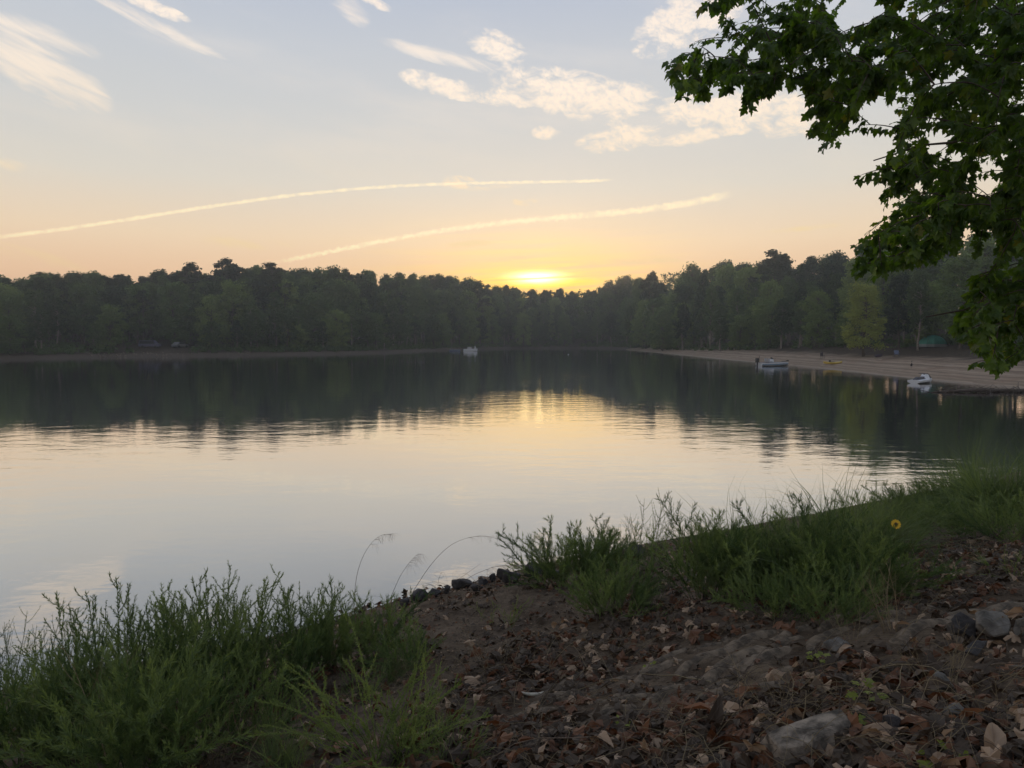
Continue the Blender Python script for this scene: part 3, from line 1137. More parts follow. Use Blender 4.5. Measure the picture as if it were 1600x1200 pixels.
sprays = []
tries = 0
while len(sprays) < 1380 and tries < 60000:
    tries += 1
    u, v = rng.uniform(1040, 1700), rng.uniform(-80, 585)
    if not in_poly((u, v), CROWN):
        continue
    w_ = 0.55 + 0.45 * min(1, max(0, (u - 1150) / 250))
    if vnoise(np.array([u / 55.0]), np.array([v / 55.0]), 21)[0] < 0.38 and v < 430:
        w_ *= 0.12
    if rng.random() > w_:
        continue
    D_ = rng.uniform(4.3, 7.6) if u > 1300 else rng.uniform(4.6, 6.4)
    sprays.append(at_y(u, v, D_))
for _ in range(380):
    u, v = rng.uniform(1390, 1720), rng.uniform(-60, 575)
    if in_poly((u, v), CROWN):
        sprays.append(at_y(u, v, rng.uniform(4.6, 7.8)))
# crown above and behind the picture's edge: unseen sprays added to shade the ground
for _ in range(520):
    a = rng.random() * 6.28
    q = np.array([5.2, 2.0, 9.0]) + np.array([math.cos(a) * rng.uniform(0.5, 5.2), math.sin(a) * rng.uniform(0.5, 5.0), rng.uniform(-2.2, 3.0)])
    u, v = px(*q) if q[1] > 0.5 else (5000, 0)
    if u < 1650 and v > -60 and q[1] > 0.5:
        continue
    sprays.append(q)
sprays = np.array(sprays)
order = np.argsort(np.linalg.norm(sprays - np.array([5.5, 3.2, 6.5]), axis=1))
tw = MB()
lo, lm = [], []
skel_a = np.array(skel)
for k in order:
    tip = sprays[k]
    dist = np.linalg.norm(skel_a - tip, axis=1)
    nb = skel_a[np.argmin(dist)]
    away_ = tip - nb
    L = np.linalg.norm(away_)
    dirn = unit(away_ + np.array([-0.25, 0.1, -0.35]) * 0.6 + rng.normal(size=3) * 0.25)
    ln = min(0.62, max(0.32, L))
    ctrl = nb * 0.45 + tip * 0.55 + np.array([0, 0, 0.12 * L])
    s = np.linspace(0, 1, 8)[:, None]
    P = (1 - s) ** 2 * nb + 2 * s * (1 - s) * ctrl + s ** 2 * tip
    tube(tw, P - tb0, np.linspace(0.0035 + 0.006 * min(1, L), 0.0016, 8), 4, False)
    skel_a = np.concatenate([skel_a, P[2:6]])
    # leaf pairs along the outer part of the twig
    n = int(rng.integers(10, 18))
    sp = np.clip(1 - np.arange(n) // 2 * 0.052 / max(L, 0.5) * 1.1, 0.15, 1)
    for j in range(n):
        q = (1 - sp[j]) ** 2 * nb + 2 * sp[j] * (1 - sp[j]) * ctrl + sp[j] ** 2 * tip
        side = unit(np.cross(dirn, [0, 0, 1.0])) * (1 if j % 2 else -1)
        dl = unit(dirn * 0.45 + side * rng.uniform(0.3, 0.9) + np.array([0, 0, -rng.uniform(0.35, 1.15)]) + rng.normal(size=3) * 0.22)
        nn = unit(np.array([0, 0, 0.9]) + dirn * 0.4 + rng.normal(size=3) * 0.55)
        sz = rng.uniform(0.046, 0.080)
        fr = frames(dl[None], nn[None])[0] * sz
        fr[0] *= rng.uniform(0.85, 1.1)
        lo.append(q + dl * sz * 0.42)
        lm.append(fr)
tw.build('twigs', M['dark_twig'], tm_, True, 'stuff')
lo, lm = np.array(lo), np.array(lm)
# the leaves that show largest are parts of their own
pu = np.array([px(*p) if p[1] > 0.6 else (-999, 0) for p in lo])
vis = (pu[:, 0] > 1000) & (pu[:, 0] < 1600) & (pu[:, 1] > 0) & (pu[:, 1] < 640)
score = np.where(vis, np.linalg.norm(lm[:, 1], axis=1) / np.linalg.norm(lo - EYE, axis=1), 0)
big = np.argsort(-score)[:300]
mk = np.zeros(len(lo), bool)
mk[big] = True
fo = scatter(MB(), LV, LF, lo[~mk] - tb0, lm[~mk])
fo.build('foliage', M['maple_leaf'], tm_, False, 'stuff')
lme = MB().add(LV, LF).mesh('leaf', M['maple_leaf'])
for k in big:
    o = link('leaf', lme, tm_)
    m4 = np.eye(4)
    m4[:3, :3] = lm[k].T
    m4[:3, 3] = lo[k] - tb0
    o.matrix_local = Matrix(m4.tolist())
print('maple leaves', len(lo))


# ------------------------------------------------------------------ bank plants
def plume_mesh(seed, name, mat, nside=11, needle=0.034, spread=0.75, arch=0.12, dens=0.011, wid=0.0042, side=0.36):
    """one feathery branch, 1 m long nominal: stem, upswept side sprays, narrow leaves"""
    global rng
    keep = rng
    rng = np.random.default_rng(seed)
    mb = MB()
    s = np.linspace(0, 1, 10)
    az = rng.random() * 0.6
    stem = np.stack([arch * s ** 2, 0.03 * np.sin(s * 4 + az), s * (1 - 0.12 * arch)], 1)
    tube(mb, stem, np.linspace(0.0055, 0.0014, 10), 4, False)
    no, nd = [], []

    def needles(P, step, ln):
        seg = np.linalg.norm(np.diff(P, axis=0), axis=1)
        cs = np.concatenate([[0], np.cumsum(seg)])
        q = np.arange(0.01, cs[-1], step)
        C = np.stack([np.interp(q, cs, P[:, k]) for k in range(3)], 1)
        T = unit(np.stack([np.interp(q, cs, np.gradient(P[:, k])) for k in range(3)], 1))
        for _ in range(2):
            d_ = unit(T * 0.9 + rand_dirs(len(q)) * spread)
            no.append(C)
            nd.append(d_ * (ln * rng.uniform(0.6, 1.2, len(q)))[:, None])
    needles(stem[3:], dens * 1.1, needle)
    for i in range(nside):
        f = 0.16 + 0.80 * (i + rng.random()) / nside
        p = np.array([np.interp(f, s, stem[:, k]) for k in range(3)])
        a = i * 2.4 + rng.normal() * 0.4
        L = side * (1.08 - f) ** 0.7 * rng.uniform(0.65, 1.15) + 0.05
        q = np.linspace(0, 1, 6)[:, None]
        e = np.array([math.cos(a), math.sin(a), 0.0])
        P = p + e * L * (0.55 * q ** 0.8) + np.array([0, 0, 1.0]) * L * (0.55 * q + 0.30 * q ** 2)
        tube(mb, P, np.linspace(0.0026, 0.0009, 6), 3, False)
        needles(P, dens, needle * 0.9)
    no, nd = np.concatenate(no), np.concatenate(nd)
    L = np.linalg.norm(nd, axis=1)
    fr = frames(nd, rand_dirs(len(nd)))
    fr[:, 0] *= wid * np.clip(L / needle, 0.5, 1.2)[:, None]
    fr[:, 1] *= L[:, None]
    tv = np.array([[0, 0, 0], [0.5, 0.4, 0.0], [0, 1, 0.0], [-0.5, 0.4, 0.0]])
    fr[:, 2] *= 0.01
    scatter(mb, tv, np.array([[0, 1, 2, 3]]), no, fr)
    rng = keep
    return mb.mesh(name, M[mat])


def blade_mesh(seed, name, mat, n=40, arch=0.6, wid=0.006):
    """tuft of long arching grass blades, 1 m nominal"""
    global rng
    keep = rng
    rng = np.random.default_rng(seed)
    mb = MB()
    for _ in range(n):
        a = rng.random() * 6.28
        L = rng.uniform(0.5, 1.05)
        ar = arch * rng.uniform(0.3, 1.2)
        s = np.linspace(0, 1, 6)
        r_ = (0.12 * s + ar * s ** 2.2) * L
        h = (s - 0.42 * ar * s ** 3) * L
        e = np.array([math.cos(a), math.sin(a)])
        b0 = rng.normal(size=2) * 0.02
        P = np.stack([b0[0] + e[0] * r_, b0[1] + e[1] * r_, h], 1)
        w_ = wid * (1 - s ** 1.6 * 0.92)
        sd = np.array([-e[1], e[0], 0.0])
        v = np.concatenate([P - sd * w_[:, None] * .5, P + sd * w_[:, None] * .5])
        k = len(s)
        mb.add(v, [[i, i + 1, k + i + 1, k + i] for i in range(k - 1)])
    rng = keep
    return mb.mesh(name, M[mat])


PL = {
    'spiky': [plume_mesh(20 + i, 'branch', 'plume', 10, 0.030, 0.62, 0.10 + 0.05 * i, 0.0065, 0.0062, 0.36) for i in range(4)],
    'feather': [plume_mesh(30 + i, 'branch', 'plume', 10, 0.072, 0.55, 0.25 + 0.10 * i, 0.011, 0.0075, 0.46) for i in range(4)],
    'pale': [plume_mesh(40 + i, 'branch', 'plume_pale', 4, 0.026, 0.75, 0.45 + 0.12 * i, 0.0055, 0.006, 0.30) for i in range(3)],
    'bare': [plume_mesh(50 + i, 'branch', 'plume_grey', 12, 0.030, 0.6, 0.10, 0.030, 0.004, 0.40) for i in range(2)],
    'dead': [plume_mesh(60 + i, 'branch', 'dry_grass', 9, 0.020, 0.6, 0.15, 0.09, 0.003, 0.45) for i in range(2)],
    'grassy': [blade_mesh(70 + i, 'tuft', 'plume', 46, 0.55 + 0.1 * i, 0.009) for i in range(3)],
    'wispy': [blade_mesh(80 + i, 'tuft', 'plume_grey', 40, 0.75, 0.006) for i in range(2)],
}


def stalk_mesh(seed):
    """stiff upright flower spike: bare stem set with small seed clusters"""
    global rng
    keep = rng
    rng = np.random.default_rng(seed)
    mb = MB()
    s = np.linspace(0, 1, 9)
    P = np.stack([0.10 * s ** 2, 0.02 * np.sin(s * 5), s], 1)
    tube(mb, P, np.linspace(0.006, 0.002, 9), 5, False)
    n = 70
    q = rng.uniform(0.45, 1.0, n)
    C = np.stack([np.interp(q, s, P[:, k]) for k in range(3)], 1)
    d_ = unit(rand_dirs(n) * 0.8 + np.array([0, 0, 0.7]))
    fr = frames(d_, rand_dirs(n)) * (0.022 * (1.3 - q * 0.6))[:, None, None]
    fr[:, 0] *= 0.5
    scatter(mb, np.array([[0, 0, 0], [.5, .5, .1], [0, 1, 0], [-.5, .5, .1]]), np.array([[0, 1, 2, 3]]), C, fr)
    rng = keep
    return mb.mesh('flower_spike', M['plume'])


SPIKE = [stalk_mesh(90 + i) for i in range(2)]


def bush(u, vb, vt, kind, n, spread, lean, name, label, cat, group=None, spikes=0, wide=0.10):
    p = gpt(u, vb)
    dist = math.hypot(p[0], p[1])
    r0, r1 = ray(u, vb), ray(u, vt)
    h = max(0.15, p[1] * (r1[2] / r1[1]) + 4 - p[2])
    root = thing(name, label, cat, p - np.array([0, 0, 0.02]), rng.random() * 6.28, group)
    mm = PL[kind]
    for i in range(n):
        o = link(mm[0].name, mm[int(rng.integers(len(mm)))], root)
        a = rng.random() * 6.28
        tl = spread * math.sqrt((i + 0.3) / n) * rng.uniform(0.75, 1.1)
        L = h * (rng.uniform(0.68, 0.98) if rng.random() > 0.14 else rng.uniform(1.0, 1.22)) * (1.0 if tl < 0.5 else 1.0 + 0.15 * (tl - 0.5))
        b0 = wide * math.sqrt(rng.random()) * (tl / max(spread, .1) + .3)
        d_ = Vector((math.sin(tl) * math.cos(a), math.sin(tl) * math.sin(a), math.cos(tl))) + Vector(lean) * 0.5
        q = d_.to_track_quat('Z', 'X')
        o.rotation_mode = 'QUATERNION'
        o.rotation_quaternion = q @ Matrix.Rotation(rng.random() * 6.28, 3, 'Z').to_quaternion()
        o.location = (b0 * math.cos(a), b0 * math.sin(a), 0)
        o.scale = (L, L, L)
    for i in range(spikes):
        o = link('flower_spike', SPIKE[i % 2], root)
        a = rng.random() * 6.28
        o.rotation_euler = (rng.normal() * 0.12, rng.normal() * 0.16, a)
        o.location = (0.06 * math.cos(a), 0.06 * math.sin(a), 0)
        L = h * rng.uniform(1.02, 1.16)
        o.scale = (L, L, L)
    return root


LW = 'feathery dark green weed '
left_plants = [
    (18, 1128, 928, 'bare', 15, .55, (0, 0, 0), 'sparse grey-green weed at the left edge with thin upswept twigs', 0),
    (95, 1125, 968, 'spiky', 26, .65, (0, 0, 0), LW + 'second from the left edge along the water', 0),
    (150, 1140, 935, 'spiky', 24, .55, (0, 0, 0), LW + 'with one slim spike left of the tallest leaning one', 1),
    (218, 1158, 905, 'spiky', 32, .55, (-.15, 0, 0), LW + 'whose tallest tip leans left over the water', 1),
    (262, 1105, 915, 'spiky', 30, .60, (0, 0, 0), LW + 'just right of the left-leaning tip', 0),
    (322, 1115, 893, 'spiky', 34, .55, (0, 0, 0), LW + 'with forked spiky tops left of the seed spikes', 0),
    (352, 1075, 905, 'spiky', 26, .60, (.1, 0, 0), LW + 'standing behind the forked one near the water', 0),
    (392, 1068, 902, 'spiky', 26, .55, (0, 0, 0), LW + 'carrying the three upright seed spikes', 3),
    (438, 1095, 930, 'spiky', 28, .70, (.1, 0, 0), LW + 'bushy below and right of the seed spikes', 0),
    (470, 1062, 893, 'spiky', 26, .50, (0, 0, 0), LW + 'with a tall fan of spikes right of the seed spikes', 1),
    (525, 1050, 932, 'feather', 24, .70, (.2, 0, 0), LW + 'leaning right at the end of the left thicket', 0),
    (300, 1195, 985, 'spiky', 34, .75, (0, 0, 0), LW + 'low in mid thicket at left', 0),
    (120, 1196, 1000, 'spiky', 34, .75, (0, 0, 0), LW + 'low at the lower left of the thicket', 0),
    (30, 1197, 1020, 'feather', 30, .80, (0, 0, 0), LW + 'in the bottom left corner', 0),
    (215, 1225, 1030, 'feather', 34, .85, (0, 0, 0), LW + 'spreading low at the bottom edge left of centre', 0),
    (395, 1165, 1010, 'spiky', 26, .75, (0, 0, 0), LW + 'behind the pale arching one', 0),
    (585, 1190, 1010, 'pale', 24, .75, (-.75, -.1, 0), 'pale green weed with long fuzzy branches arching to the left', 0),
    (625, 1195, 1050, 'pale', 16, .80, (.1, 0, 0), 'pale green weed right of the arching one at the bottom', 0),
    (640, 1185, 1075, 'spiky', 22, .85, (.1, 0, 0), 'low green weed with small leaves at the bottom beside the mat', 0),
    (700, 1190, 1090, 'spiky', 18, .95, (.2, 0, 0), 'sprawling green weed at the left edge of the mat', 0),
    (460, 1215, 1130, 'pale', 18, 1.1, (0, 0, 0), 'flat green weed on the ground at the bottom edge', 0),
    (590, 1030, 935, 'feather', 15, .60, (.1, 0, 0), 'thin green weed beside the arching grass stems', 0),
    (640, 1050, 975, 'feather', 18, .95, (.35, 0, 0), 'flattened feathery weed spreading right over the bare bank', 0),
    (560, 1100, 1010, 'spiky', 18, .80, (.1, 0, 0), 'short green weed behind the pale arching one to its right', 0),
    (335, 1192, 1040, 'dead', 8, .6, (0, 0, 0), 'dry leafless stalks inside the left thicket', 0),
    (175, 1196, 1010, 'dead', 7, .6, (.1, 0, 0), 'dry leafless stalks near the bottom left', 0),
    (690, 1140, 1050, 'dead', 8, .7, (.2, 0, 0), 'dry bent stalks between the low weeds and the mat', 0),
    (65, 1192, 1035, 'wispy', 9, .8, (0, 0, 0), 'thin grass blades in the bottom left corner', 0),
    (425, 1196, 1075, 'wispy', 9, .9, (0, 0, 0), 'thin grass blades below the pale arching weed', 0),
    (610, 1062, 985, 'wispy', 8, .8, (.1, 0, 0), 'thin grass blades at the right end of the left thicket', 0),
    (762, 975, 935, 'pale', 6, .45, (0, 0, 0), 'small light green sprig on the bare bank left', 0),
    (803, 985, 928, 'pale', 7, .35, (0, 0, 0), 'small light green sprig on the bare bank right', 0),
]
for (u, vb, vt, kind, n, spd, lean, lab, spk) in left_plants:
    if kind == 'spiky':
        vt, n = vt + 20, int(n * 0.82)
    bush(u, vb, vt, kind, n, spd, lean, 'weed_plant', lab, 'plant', 'weeds growing on the bank', spk)

RB = 'feathery green bush '
right_plants = [
    (885, 918, 818, 'feather', 42, .85, (-.2, 0, 0), RB + 'behind the dark rocks at the water', .22),
    (938, 905, 815, 'feather', 22, .75, (.1, 0, 0), RB + 'right of the rocks beside the sparse open plant', .2),
    (1000, 905, 785, 'bare', 16, .50, (0, 0, 0), 'open sparse plant of thin upright twigs against the water', .1),
    (955, 962, 872, 'feather', 40, .8, (0, 0, 0), RB + 'rounded and low in front of the one by the rocks', .2),
    (1020, 950, 880, 'bare', 14, .55, (0, 0, 0), 'thin dull plant right of the low rounded bush', .1),
    (1108, 935, 797, 'feather', 34, .55, (0, 0, 0), RB + 'tall with an upright pointed left top', .2),
    (1150, 938, 830, 'feather', 18, .6, (.1, 0, 0), RB + 'joined to the tall pointed one on its right', .2),
    (1205, 928, 745, 'wispy', 32, .7, (-.2, 0, 0), 'grassy bush with dark blades sweeping left over the water', .2),
    (1240, 930, 800, 'feather', 30, .95, (0, 0, 0), RB + 'below the sweeping grass blades', .2),
    (1215, 962, 875, 'feather', 26, .8, (0, 0, 0), RB + 'low and broad in front of the grass blades', .25),
    (1300, 935, 806, 'feather', 32, 1.0, (.1, 0, 0), RB + 'in the middle of the right thicket', .25),
    (1290, 968, 885, 'feather', 30, .9, (.1, 0, 0), RB + 'at the lower right of the thicket over bare soil', .25),
    (1350, 930, 806, 'feather', 30, .95, (.1, 0, 0), RB + 'beside the yellow flower on its left', .22),
    (1370, 870, 728, 'wispy', 18, .8, (-.1, 0, 0), 'grass clump with long thin blades near the water at right', .2),
    (1325, 870, 735, 'grassy', 22, .9, (0, 0, 0), 'dark grass clump behind the right thicket', .25),
    (1430, 845, 790, 'grassy', 5, .5, (0, 0, 0), 'bright green grass tuft right of the yellow flower', .1),
    (1450, 815, 745, 'wispy', 22, 1.1, (0, 0, 0), 'low grass strip at the water edge left of the big mound', .5),
    (1530, 800, 690, 'grassy', 34, 1.05, (0, 0, 0), 'big rounded grass mound at the right edge of the lake, left half', .5),
    (1590, 800, 668, 'grassy', 36, 1.05, (0, 0, 0), 'tall rounded grass mound at the right edge of the photo', .5),
    (1510, 838, 765, 'feather', 44, 1.15, (0, 0, 0), 'spreading dull green bush in front of the grass mound', .35),
    (1590, 845, 765, 'feather', 44, 1.15, (0, 0, 0), 'spreading dull green bush at the right edge under the mound', .35),
    (1190, 895, 812, 'feather', 20, .8, (-.1, 0, 0), RB + 'behind the sweeping grass blades at the water', .25),
    (1270, 872, 792, 'feather', 24, .9, (0, 0, 0), RB + 'at the water behind the middle of the right thicket', .3),
    (1375, 832, 768, 'feather', 34, .95, (-.1, 0, 0), RB + 'against the water behind the yellow flower', .3),
    (1425, 818, 752, 'feather', 34, 1.0, (0, 0, 0), RB + 'against the water right of the yellow flower', .3),
    (1470, 805, 742, 'feather', 30, 1.0, (0, 0, 0), RB + 'at the foot of the grass mound by the water', .3),
    (1590, 905, 860, 'pale', 12, .95, (0, 0, 0), 'small yellow-green plant on the path at the right edge', .12),
    (1450, 905, 848, 'bare', 12, .95, (.5, 0, 0), 'sparse weed bending right below the yellow flower', .12),
    (1400, 985, 880, 'dead', 12, .55, (0, 0, 0), 'leafless dry shrub of thin dark stems right of the thicket', .12),
    (1330, 1000, 930, 'dead', 8, .75, (0, 0, 0), 'small dry weed in front of the thicket', .1),
    (1480, 1085, 985, 'dead', 7, .75, (0, 0, 0), 'bare tangled weed in front of the split grey stone', .1),
    (1550, 1150, 1040, 'dead', 6, .6, (0, 0, 0), 'bare upright weed at the lower right edge', .1),
    (1240, 1120, 1020, 'dead', 6, .7, (0, 0, 0), 'thin dry weed above the large pale stone', .1),
    (660, 1060, 1000, 'dead', 10, 1.0, (.3, 0, 0), 'dry brown weed on the bare bank left of the leaves', .2),
    (760, 1050, 985, 'dead', 10, 1.1, (.2, 0, 0), 'dry brown weed on the bare bank above the mat', .2),
    (1600, 880, 840, 'grassy', 6, 1.0, (0, 0, 0), 'short grass tuft by the path at the right edge', .3),
    (1500, 895, 872, 'grassy', 5, 1.1, (0, 0, 0), 'short green tuft among red leaves at right', .2),
]
for (u, vb, vt, kind, n, spd, lean, lab, wd) in right_plants:
    nm = {'dead': 'dry_weed', 'grassy': 'grass_clump', 'wispy': 'grass_clump'}.get(kind, 'bush')
    bush(u, vb, vt, kind, n, spd, lean, nm, lab, {'dry_weed': 'dry weed', 'grass_clump': 'grass', 'bush': 'bush'}[nm], 'plants along the right bank', 0, wd)


# tall arching grass stems over the water
def culm(pix, Y0, Y1, r0=0.0022):
    pix = np.array(pix, float)
    s = np.linspace(0, 1, len(pix))
    ss = np.linspace(0, 1, 16)
    uu = np.interp(ss, s, pix[:, 0])
    vv = np.interp(ss, s, pix[:, 1])
    for _ in range(2):
        uu[1:-1] = (uu[:-2] + 2 * uu[1:-1] + uu[2:]) / 4
        vv[1:-1] = (vv[:-2] + 2 * vv[1:-1] + vv[2:]) / 4
    return np.array([at_y(a, b_, Y0 + (Y1 - Y0) * q) for a, b_, q in zip(uu, vv, ss)])


stems = [([(553, 945), (556, 900), (568, 865), (585, 842), (600, 834), (609, 836)], 'lone thin grass stem arching over the water at its left'),
         ([(612, 930), (625, 900), (640, 878), (652, 866)], 'short straight grass stem between the lone stem and the big arch'),
         ([(645, 925), (672, 882), (705, 848), (745, 836), (775, 840), (790, 850)], 'long grass stem bent in a wide arch with a drooping seed head'),
         ([(700, 930), (735, 900), (775, 884), (825, 883)], 'low grass stem bending right towards the rocks'),
         ([(690, 930), (712, 908), (735, 892), (752, 880)], 'straight grass stem leaning right in front of the rocks')]
for pts, lab in stems:
    p0 = gpt(pts[0][0], pts[0][1] + 22)
    Y0 = p0[1]
    P = culm(pts, Y0, Y0 - 0.5)
    P = np.concatenate([[p0], P])
    root = thing('tall_grass', lab, 'grass stem', p0, 0, 'grass stems arching over the water')
    tube(MB(), P - p0, np.linspace(0.0034, 0.0010, len(P)), 4).build('stem', M['dark_twig'], root, True)
    hb_ = MB()
    for k in range(9, len(P)):
        for _ in range(4):
            e = P[k] + np.array([rng.uniform(0.0, 0.16), rng.normal() * 0.05, -rng.uniform(0.02, 0.10)])
            mid = (P[k] + e) / 2 + np.array([0.02, 0, 0.03])
            tube(hb_, np.array([P[k], mid, e]) - p0, 0.0009, 3, False)
    if 'arch' in lab or 'low' in lab:
        hb_.build('seed_head', M['dark_twig'], root)

# ------------------------------------------------------------------ rocks
def rock_mesh(seed, sx, sy, sz, name='rock', mat='dark_rock', cuts=12, pts=None, rough=1.0):
    """angular stone: hull of scattered corners, edges worn, faces roughened"""
    q = np.random.default_rng(seed)
    bm = bmesh.new()
    if pts is None:
        pts = unit(q.normal(size=(cuts + 3, 3))) * q.uniform(0.80, 1.08, (cuts + 3, 1)) * np.array([sx, sy, sz])
    for c in pts:
        bm.verts.new(c)
    bmesh.ops.convex_hull(bm, input=bm.verts)
    loose = [v for v in bm.verts if not v.link_faces]
    bmesh.ops.delete(bm, geom=loose, context='VERTS')
    size = max(sx, sy, sz)
    bmesh.ops.bevel(bm, geom=bm.edges[:], offset=size * (0.05 if rough == 1 else 0.025), segments=1, affect='EDGES', profile=0.5)
    bmesh.ops.triangulate(bm, faces=bm.faces[:])
    for _ in range(3):
        lim = size * 0.16
        bmesh.ops.subdivide_edges(bm, edges=[e for e in bm.edges if e.calc_length() > lim], cuts=1, use_grid_fill=False)
        bmesh.ops.triangulate(bm, faces=bm.faces[:])
    co_ = np.array([v.co[:] for v in bm.verts])
    k = 4.0 / size
    n1_ = vnoise(co_[:, 0] * k + co_[:, 2] * k * .7, co_[:, 1] * k - co_[:, 2] * k, seed)
    n2_ = vnoise(co_[:, 0] * k * 3 + co_[:, 2] * k * 2, co_[:, 1] * k * 3 - co_[:, 2] * k * 2.5, seed + 1)
    co_ += ((n1_ - 0.5) * 0.10 + (n2_ - 0.5) * 0.05)[:, None] * unit(co_) * size * rough
    for v, c in zip(bm.verts, co_):
        v.co = c
    me = bpy.data.meshes.new(name)
    bm.to_mesh(me)
    bm.free()
    me.polygons.foreach_set('use_smooth', np.ones(len(me.polygons), bool))
    me.set_sharp_from_angle(angle=R(26))
    me.materials.append(M[mat])
    return me


def rock(u, vb, w_px, h_px, seed, label, mat='dark_rock', rz=0.0, depth=0.8, group=None, name='rock', sink=0.35, cuts=13, tilt_=(0, 0)):
    p = gpt(u, vb)
    dist = p[1]
    sx, sz = w_px / F * dist / 2 * 1.08, h_px / F * dist / 2 / (1 - sink * 0.5)
    o = link(name, rock_mesh(seed, sx, sx * depth, sz, name, mat, cuts))
    o.location = (p[0], p[1] + sx * depth * 0.5, p[2] + sz * (1 - sink))
    o.rotation_euler = (tilt_[0], tilt_[1], rz)
    return tag(o, label, 'rock', group)


G = 'dark rocks along the water edge'
for a in [(832, 905, 40, 26, 1, 'dark rounded rock under the first feathery bush'),
          (795, 912, 44, 24, 2, 'largest dark angular rock of the row at the water edge'),
          (769, 910, 13, 15, 3, 'small upright dark rock standing left of the largest one'),
          (754, 916, 18, 13, 4, 'small dark wedge of rock left of the upright one'),
          (722, 922, 40, 20, 5, 'flat-topped dark rock in the middle of the row'),
          (745, 924, 26, 14, 16, 'low dark rock in front of the small wedge'),
          (697, 928, 18, 17, 6, 'small pointed dark rock left of the flat-topped one'),
          (678, 934, 22, 16, 7, 'rounded dark rock near the left end of the row'),
          (655, 940, 34, 22, 8, 'dark rock half hidden by grass at the left end'),
          (632, 950, 22, 16, 9, 'leftmost low dark rock of the row beside the weeds'),
          (995, 872, 34, 22, 10, 'dark triangular rock behind the sparse open plant'),
          (1380, 845, 26, 22, 11, 'dark rock left of the yellow flower'),
          (860, 905, 30, 18, 12, 'dark rock mostly hidden inside the first bush'),
          (1478, 812, 16, 10, 13, 'small dark stone on bare soil near the grass mound')]:
    rock(*a[:6], group=G, rz=a[4] * 1.3) if False else rock(a[0], a[1], a[2], a[3], a[4] * 7 + 1, a[5], 'dark_rock', a[4] * 1.3, 0.8, G)

p = gpt(1280, 1180)
sb = np.array([(-.27, -.02, .10), (-.29, .16, .10), (-.10, -.05, .15), (-.02, .02, .17), (.02, .22, .19), (.20, .03, .26), (.23, .24, .25), (-.25, -.05, -.08), (.27, .0, -.08), (.30, .3, -.08), (-.3, .3, -.08), (-.04, -.10, -.02), (.18, -.05, .0)]) * np.array([.74, .74, .66])
o = link('stone', rock_mesh(71, .3, .2, .2, 'stone', 'pale_rock', 12, sb, 0.30))
o.location = p + np.array([0, -.02, -.015])
tag(o, 'large pale angular stone lying in the leaf litter near the bottom', 'rock')
rock(1562, 1000, 70, 44, 72, 'grey split stone at the right edge, smoother right half', 'grey_rock', 0.4, 0.8, None, 'stone', 0.35, 12, (0.1, 0.2))
rock(1512, 1000, 50, 44, 73, 'rough brownish stone leaning on the grey split stone', 'dark_rock', 1.0, 0.8, None, 'stone', 0.35, 12)
rock(1308, 1022, 60, 22, 74, 'pale flat stone between the mat and the dry shrub', 'grey_rock', 0.2, 0.6, None, 'stone', 0.4, 10)
rock(1478, 1088, 46, 34, 75, 'grey stone half covered by leaves left of the upright weed', 'grey_rock', 0.8, 0.8, None, 'stone', 0.4, 12)
rock(1500, 1128, 44, 26, 76, 'low grey stone among leaves below the half-covered one', 'grey_rock', 1.8, 0.8, None, 'stone', 0.4, 12)
rock(1600, 1000, 26, 36, 77, 'pale stone cut by the right edge beside the split stone', 'grey_rock', 0.1, 0.8, None, 'stone', 0.35, 10)
rock(1540, 1030, 60, 22, 78, 'flat dark stone just below the split stone', 'dark_rock', 0.3, 0.7, None, 'stone', 0.45, 10)
rock(1350, 950, 20, 10, 79, 'small pale stone on the soil under the thicket', 'grey_rock', 0.3, 0.8, None, 'stone', 0.4, 8)
rock(1398, 1150, 40, 34, 80, 'dark stone right of the large pale stone', 'dark_rock', 0.3, 0.8, None, 'stone', 0.4, 8)

# ------------------------------------------------------------------ lumpy mat pressed into the bank
mat_t = thing('erosion_mat', 'soil-covered mat of rounded lumps lying in rows across the bank', 'ground mat', gpt(1000, 1080))
m0 = np.array(mat_t.location)


def pillow_mesh(seed):
    q = np.random.default_rng(seed)
    n, k = 13, 7
    v, f = [], []
    for i in range(n):
        for j in range(k):
            a, b_ = (i / (n - 1) * 2 - 1), (j / (k - 1) * 2 - 1)
            hh = max(0.0, 1 - abs(a) ** 2.6) * max(0.0, 1 - abs(b_) ** 2.2)
            v.append((a * 0.33 + 0.02 * b_, b_ * 0.085 + 0.05 * (1 - a * a), 0.056 * hh ** 0.9 * (1 - 0.5 * b_) - 0.022 + 0.006 * q.normal() * hh))
    for i in range(n - 1):
        for j in range(k - 1):
            f.append((i * k + j, (i + 1) * k + j, (i + 1) * k + j + 1, i * k + j + 1))
    me = bpy.data.meshes.new('lump')
    me.from_pydata(v, [], f)
    me.polygons.foreach_set('use_smooth', np.ones(len(f), bool))
    me.materials.append(M['mat'])
    return me


